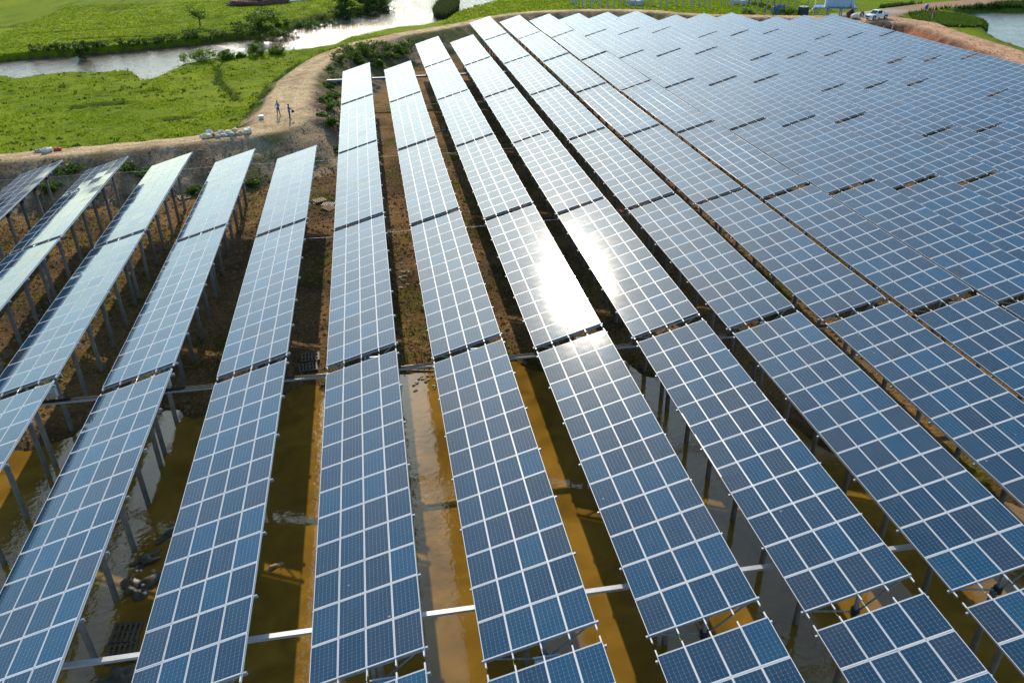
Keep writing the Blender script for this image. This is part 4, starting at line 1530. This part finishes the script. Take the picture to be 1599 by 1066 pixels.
# the neighbouring array's nearest table, seen end-on beside the station
e = empty("solar_table", (88.5, 163.5, 0), 0)
for i in range(4):
    for j in range(12):
        s = PW / 2 + i * SPITCH
        link("solar_panel", ME_PANEL_FULL, e, ((s - UPOST) * ct, PH / 2 + j * PL, 7.0 + s * st), (random.gauss(0, .002), -TILT + random.gauss(0, .002), 0))
for kx in (0.03, 2.015, 4.0):
    link("rail", ME_RAIL, e, ((kx - UPOST) * ct, 0, 7.0 + kx * st - .04), (0, -TILT, 0))
for py_ in POST_Y:
    link("rafter", ME_RAFTER, e, (-UPOST * ct + .03, py_, 7.0 - .128), (0, -TILT, 0))
    link("pile", ME_PILE, e, (0, py_, 2.8))
tag(e, "solar table of the next array beside the transformer station", "solar table")


# ------------------------------------------------------------------ pickup truck
def pickup(x, y, rz, label):
    e = empty("pickup_truck", (x, y, hz(x, y) + .03), rz)
    lo = [(-2.6, .42), (-2.62, .95), (-2.6, 1.05), (-.55, 1.08), (1.0, 1.12), (2.2, 1.0), (2.55, .86), (2.62, .50), (2.45, .40)]
    body = part(MB().prism(lo, -.9, .9), "body", M['car_paint'], e)
    bv = body.modifiers.new("bevel", 'BEVEL')
    bv.width, bv.segments = .06, 2
    cab = [(-.62, 1.085), (-.52, 1.62), (-.30, 1.76), (.45, 1.78), (.62, 1.72), (1.25, 1.13)]
    mb = MB().prism(cab, -.78, .78)
    cb = part(mb, "cabin", M['car_paint'], e)
    bv = cb.modifiers.new("bevel", 'BEVEL')
    bv.width, bv.segments = .07, 2
    for sd in (-1, 1):
        part(MB().prism([(-.48, 1.16), (-.42, 1.58), (-.26, 1.67), (.12, 1.68), (.12, 1.16)], sd * .792 - .01, sd * .792 + .01), "side_window", M['car_glass'], e)
        part(MB().prism([(.17, 1.16), (.17, 1.68), (.42, 1.69), (.58, 1.62), (1.0, 1.18)], sd * .792 - .01, sd * .792 + .01), "side_window", M['car_glass'], e)
        part(MB().obox((.98, sd * .97, 1.22), (.08, 0, 0), (0, .09, 0), (0, 0, .08)), "mirror", M['car_paint'], e)
        part(MB().obox((2.50, sd * .68, .86), (.10, 0, .03), (0, .17, 0), (0, 0, .07)), "headlight", M['headlight'], e)
        part(MB().obox((-2.61, sd * .80, .85), (.02, 0, 0), (0, .08, 0), (0, 0, .16)), "tail_light", M['red'], e)
        part(MB().box(-2.5, -.62, sd * .86 - .04, sd * .86 + .04, 1.056, 1.20), "bed_side", M['car_paint'], e)
        for dx in (.2, -.42):
            part(MB().box(dx - .1, dx + .02, sd * .912 - .012, sd * .912 + .012, .96, 1.0), "door_handle", M['galv'], e)
    part(MB().quad_box([(.70, -.66, 1.665), (.70, .66, 1.665), (1.22, .68, 1.175), (1.22, -.68, 1.175), (.72, -.66, 1.685), (.72, .66, 1.685), (1.24, .68, 1.195), (1.24, -.68, 1.195)]), "windscreen", M['car_glass'], e)
    part(MB().box(-2.52, -.66, -.80, .80, 1.052, 1.062), "bed_floor", M['black'], e)
    part(MB().box(-2.62, -2.54, -.9, .9, 1.056, 1.20), "tailgate", M['car_paint'], e)
    part(MB().box(2.595, 2.64, -.5, .5, .58, .84), "grille", M['black'], e)
    part(MB().box(2.50, 2.70, -.88, .88, .38, .52), "bumper", M['galv'], e)
    part(MB().box(-2.74, -2.60, -.86, .86, .42, .56), "bumper", M['galv'], e)
    for wx in (-1.55, 1.62):
        for sd in (-1, 1):
            w = part(MB().tube([(0, -.12, 0), (0, .12, 0)], .385, 20), "wheel", M['black'], e, False, (wx, sd * .80, .385))
            part(MB().tube([(0, sd * .118, 0), (0, sd * .135, 0)], .24, 14), "rim", M['galv'], w)
            part(MB().prism([(wx - .52, .42), (wx - .46, .70), (wx - .22, .88), (wx + .22, .88), (wx + .46, .70), (wx + .52, .42)], sd * .905 - .008, sd * .905 + .008), "wheel_arch", M['black'], e)
    return tag(e, label, "pickup truck")


pickup(98.7, 139.4, 3.45, "white double-cab pickup parked on the dirt road corner")

# odds and ends round the road
e = empty("wrapped_pallet_load", (94.8, 140.8, hz(94.8, 140.8)), .3)
part(MB().box(-.9, .9, -.7, .7, 0, .14), "pallet", M['wood'], e)
blob("wrap", (0, 0, .5), .95, .72, .55, M['sack_white'], e, 0, 9, 3, .06)
tag(e, "white wrapped load on the ground in front of the pickup", "load")
for i, (x, y, rz) in enumerate(((95.2, 143.4, .4), (96.0, 143.9, 1.2))):
    e = empty("steel_sheet_stack", (x, y, hz(x, y)), rz)
    part(MB().obox((0, 0, .7), (.9, 0, .4), (0, .06, 0), (-.3, 0, .7)), "sheet", mat('rusty_sheet', (.10, .04, .03), .7), e)
    part(MB().bar((.4, -.5, 0), (.1, 0, 1.0), .06, .06), "prop", M['wood'], e)
    tag(e, ["rusty dark sheet leaning on a prop below the platform", "rusty dark sheet leaning across the first one"][i], "steel sheet")
e = empty("motorbike", (99.6, 146.2, hz(99.6, 146.2)), .6)
for wx in (-.62, .62):
    w = part(MB().tube([(wx, -.05, .30), (wx, .05, .30)], .30, 16), "wheel", M['black'], e)
blob("engine_body", (0, 0, .55), .5, .14, .2, M['blue_steel'], e, 0, 3, 2, .08, False)
part(MB().box(-.6, .15, -.12, .12, .74, .82), "seat", M['black'], e)
part(MB().bar((.62, 0, .30), (.40, 0, 1.0), .05, .05), "fork", M['galv'], e)
part(MB().bar((.40, -.33, 1.0), (.40, .33, 1.0), .04, .04), "handlebar", M['galv'], e)
tag(e, "dark motorbike parked behind the pickup", "motorbike")
for i, (x, y) in enumerate(((96.1, 135.2), (96.8, 135.0), (97.5, 134.8), (98.6, 133.6))):
    o = part(MB().bar((0, 0, -.3), (.15, -.1, .9), .12, .05), "marker_stake", M['white_paint'], None, False, (x, y, hz(x, y)))
    tag(o, "white marker stake on the reddish dike shoulder below the pickup", "stake", "white stakes below the pickup")
e = empty("warning_sign", (110.2, 138.4, hz(110.2, 138.4)), -.4)
part(MB().tube([(0, 0, -.3), (0, 0, 2.1)], .04, 8), "pole", M['galv'], e, True)
pl = part(MB().tube([(0, -.02, 1.85), (0, .02, 1.85)], .36, 16), "plate", M['red'], e)
part(MB().box(-.25, .25, -.034, -.022, 1.78, 1.92), "stripe", M['blue'], pl)
tag(e, "round red and blue sign on a pole beside the pond weed", "sign")
for i, (x, y) in enumerate(((106.6, 124.8), (104.6, 108.6))):
    o = part(MB().tube([(0, 0, -.2), (.08, .05, 1.3)], .05, 6), "red_marker", M['red'], None, True, (x, y, hz(x, y)))
    tag(o, ["thin red marker pole between road and pond weed", "thin red marker pole at the open pond edge of the road"][i], "marker pole")
for i, (x, y, w, l) in enumerate(((93.6, 98.6, .7, "blue tarpaulin bundle alone at the dike shoulder"), (92.6, 95.6, .8, "dark blue bundle, first of the row of bundles on the dike"),
                                  (92.8, 94.3, .6, "dark blue bundle, middle of the row of bundles on the dike"), (92.9, 93.2, .7, "dark blue bundle, last of the row of bundles on the dike"))):
    o = blob("tarpaulin_bundle", (x, y, hz(x, y) + .12), w, .4, .32, M['blue'], None, i, 200 + i, 3, .2)
    tag(o, l, "bundle", "blue bundles on the dike shoulder")
for i, (x, y, a, l) in enumerate(((111.6, 145.4, .95, 4.2), (112.6, 146.6, 1.05, 3.4))):
    o = part(MB().box(-l / 2, l / 2, -.12, .12, 0, .12), "timber_beam", M['concrete'], None, False, (x, y, hz(x, y) + .05), (0, 0, a))
    tag(o, ["long pale beam lying at the road fork", "shorter pale beam lying at the road fork"][i], "beam")
for i in range(4):
    x, y = 116.5 + i * .35, 158.9 + i * .15
    o = part(MB().box(-3.0, 3.0, -.1, .1, 0, .12), "steel_purlin", M['galv'], None, False, (x, y + i * .4, hz(x, y) + .12), (0, 0, .35))
    tag(o, "galvanised purlin in the bundle lying beside the second road", "purlin", "purlins beside the second road")
o = part(MB().tube([(0, 0, 0), (0, 0, .9)], .32, 12), "blue_barrel", M['blue'], None, True, (118.0, 151.8, hz(118.0, 151.8)))
tag(o, "blue barrel on the verge of the second road", "barrel")

# brush heap beyond the river
e = empty("brush_heap", (-27.6, 203.5, hz(-27.6, 203.5)))
mb = MB()
for k in range(420):
    a, q = random.random() * 6.28, random.random() ** .5
    bx, by = q * 7.5 * math.cos(a), q * 2.6 * math.sin(a)
    hh = 1.9 * (1 - q * q) * random.random() + .1
    d = Vector((random.gauss(0, 1), random.gauss(0, 1), random.gauss(.2, .5))).normalized() * random.uniform(.5, 1.1)
    mb.tube([Vector((bx, by, hh)) - d, Vector((bx, by, hh)) + d], [.08, .04], 4, cap=False)
part(mb, "branches", M['brush'], e)
blob("core", (0, 0, .3), 7.0, 2.2, 1.1, M['brush'], e, 0, 12, 3, .2)
tag(e, "long brown heap of cut brushwood in the pasture beyond the river", "brush heap")
o = blob("white_tarpaulin", (-17.6, 207.5, hz(-17.6, 207.5) + .15), 2.4, .9, .4, M['sack_white'], None, .2, 14, 3, .25)
tag(o, "white tarpaulin lying beside the brushwood heap", "tarpaulin")
for i, (x, y, s) in enumerate(((-56.2, 147.2, .8), (-54.8, 148.0, .6))):
    o = blob("boulder", (x, y, hz(x, y) + .2), s, s * .7, s * .6, M['stone'], None, i, 220 + i, 3, .2)
    tag(o, ["larger pale boulder beside the leaning river tree", "smaller pale boulder beside the leaning river tree"][i], "boulder")
o = blob("red_float", (-42.6, 149.4, 1.22), .12, .12, .12, M['red'], None, 0, 231, 2, .03)
tag(o, "tiny red float on the river below the far bank", "float")
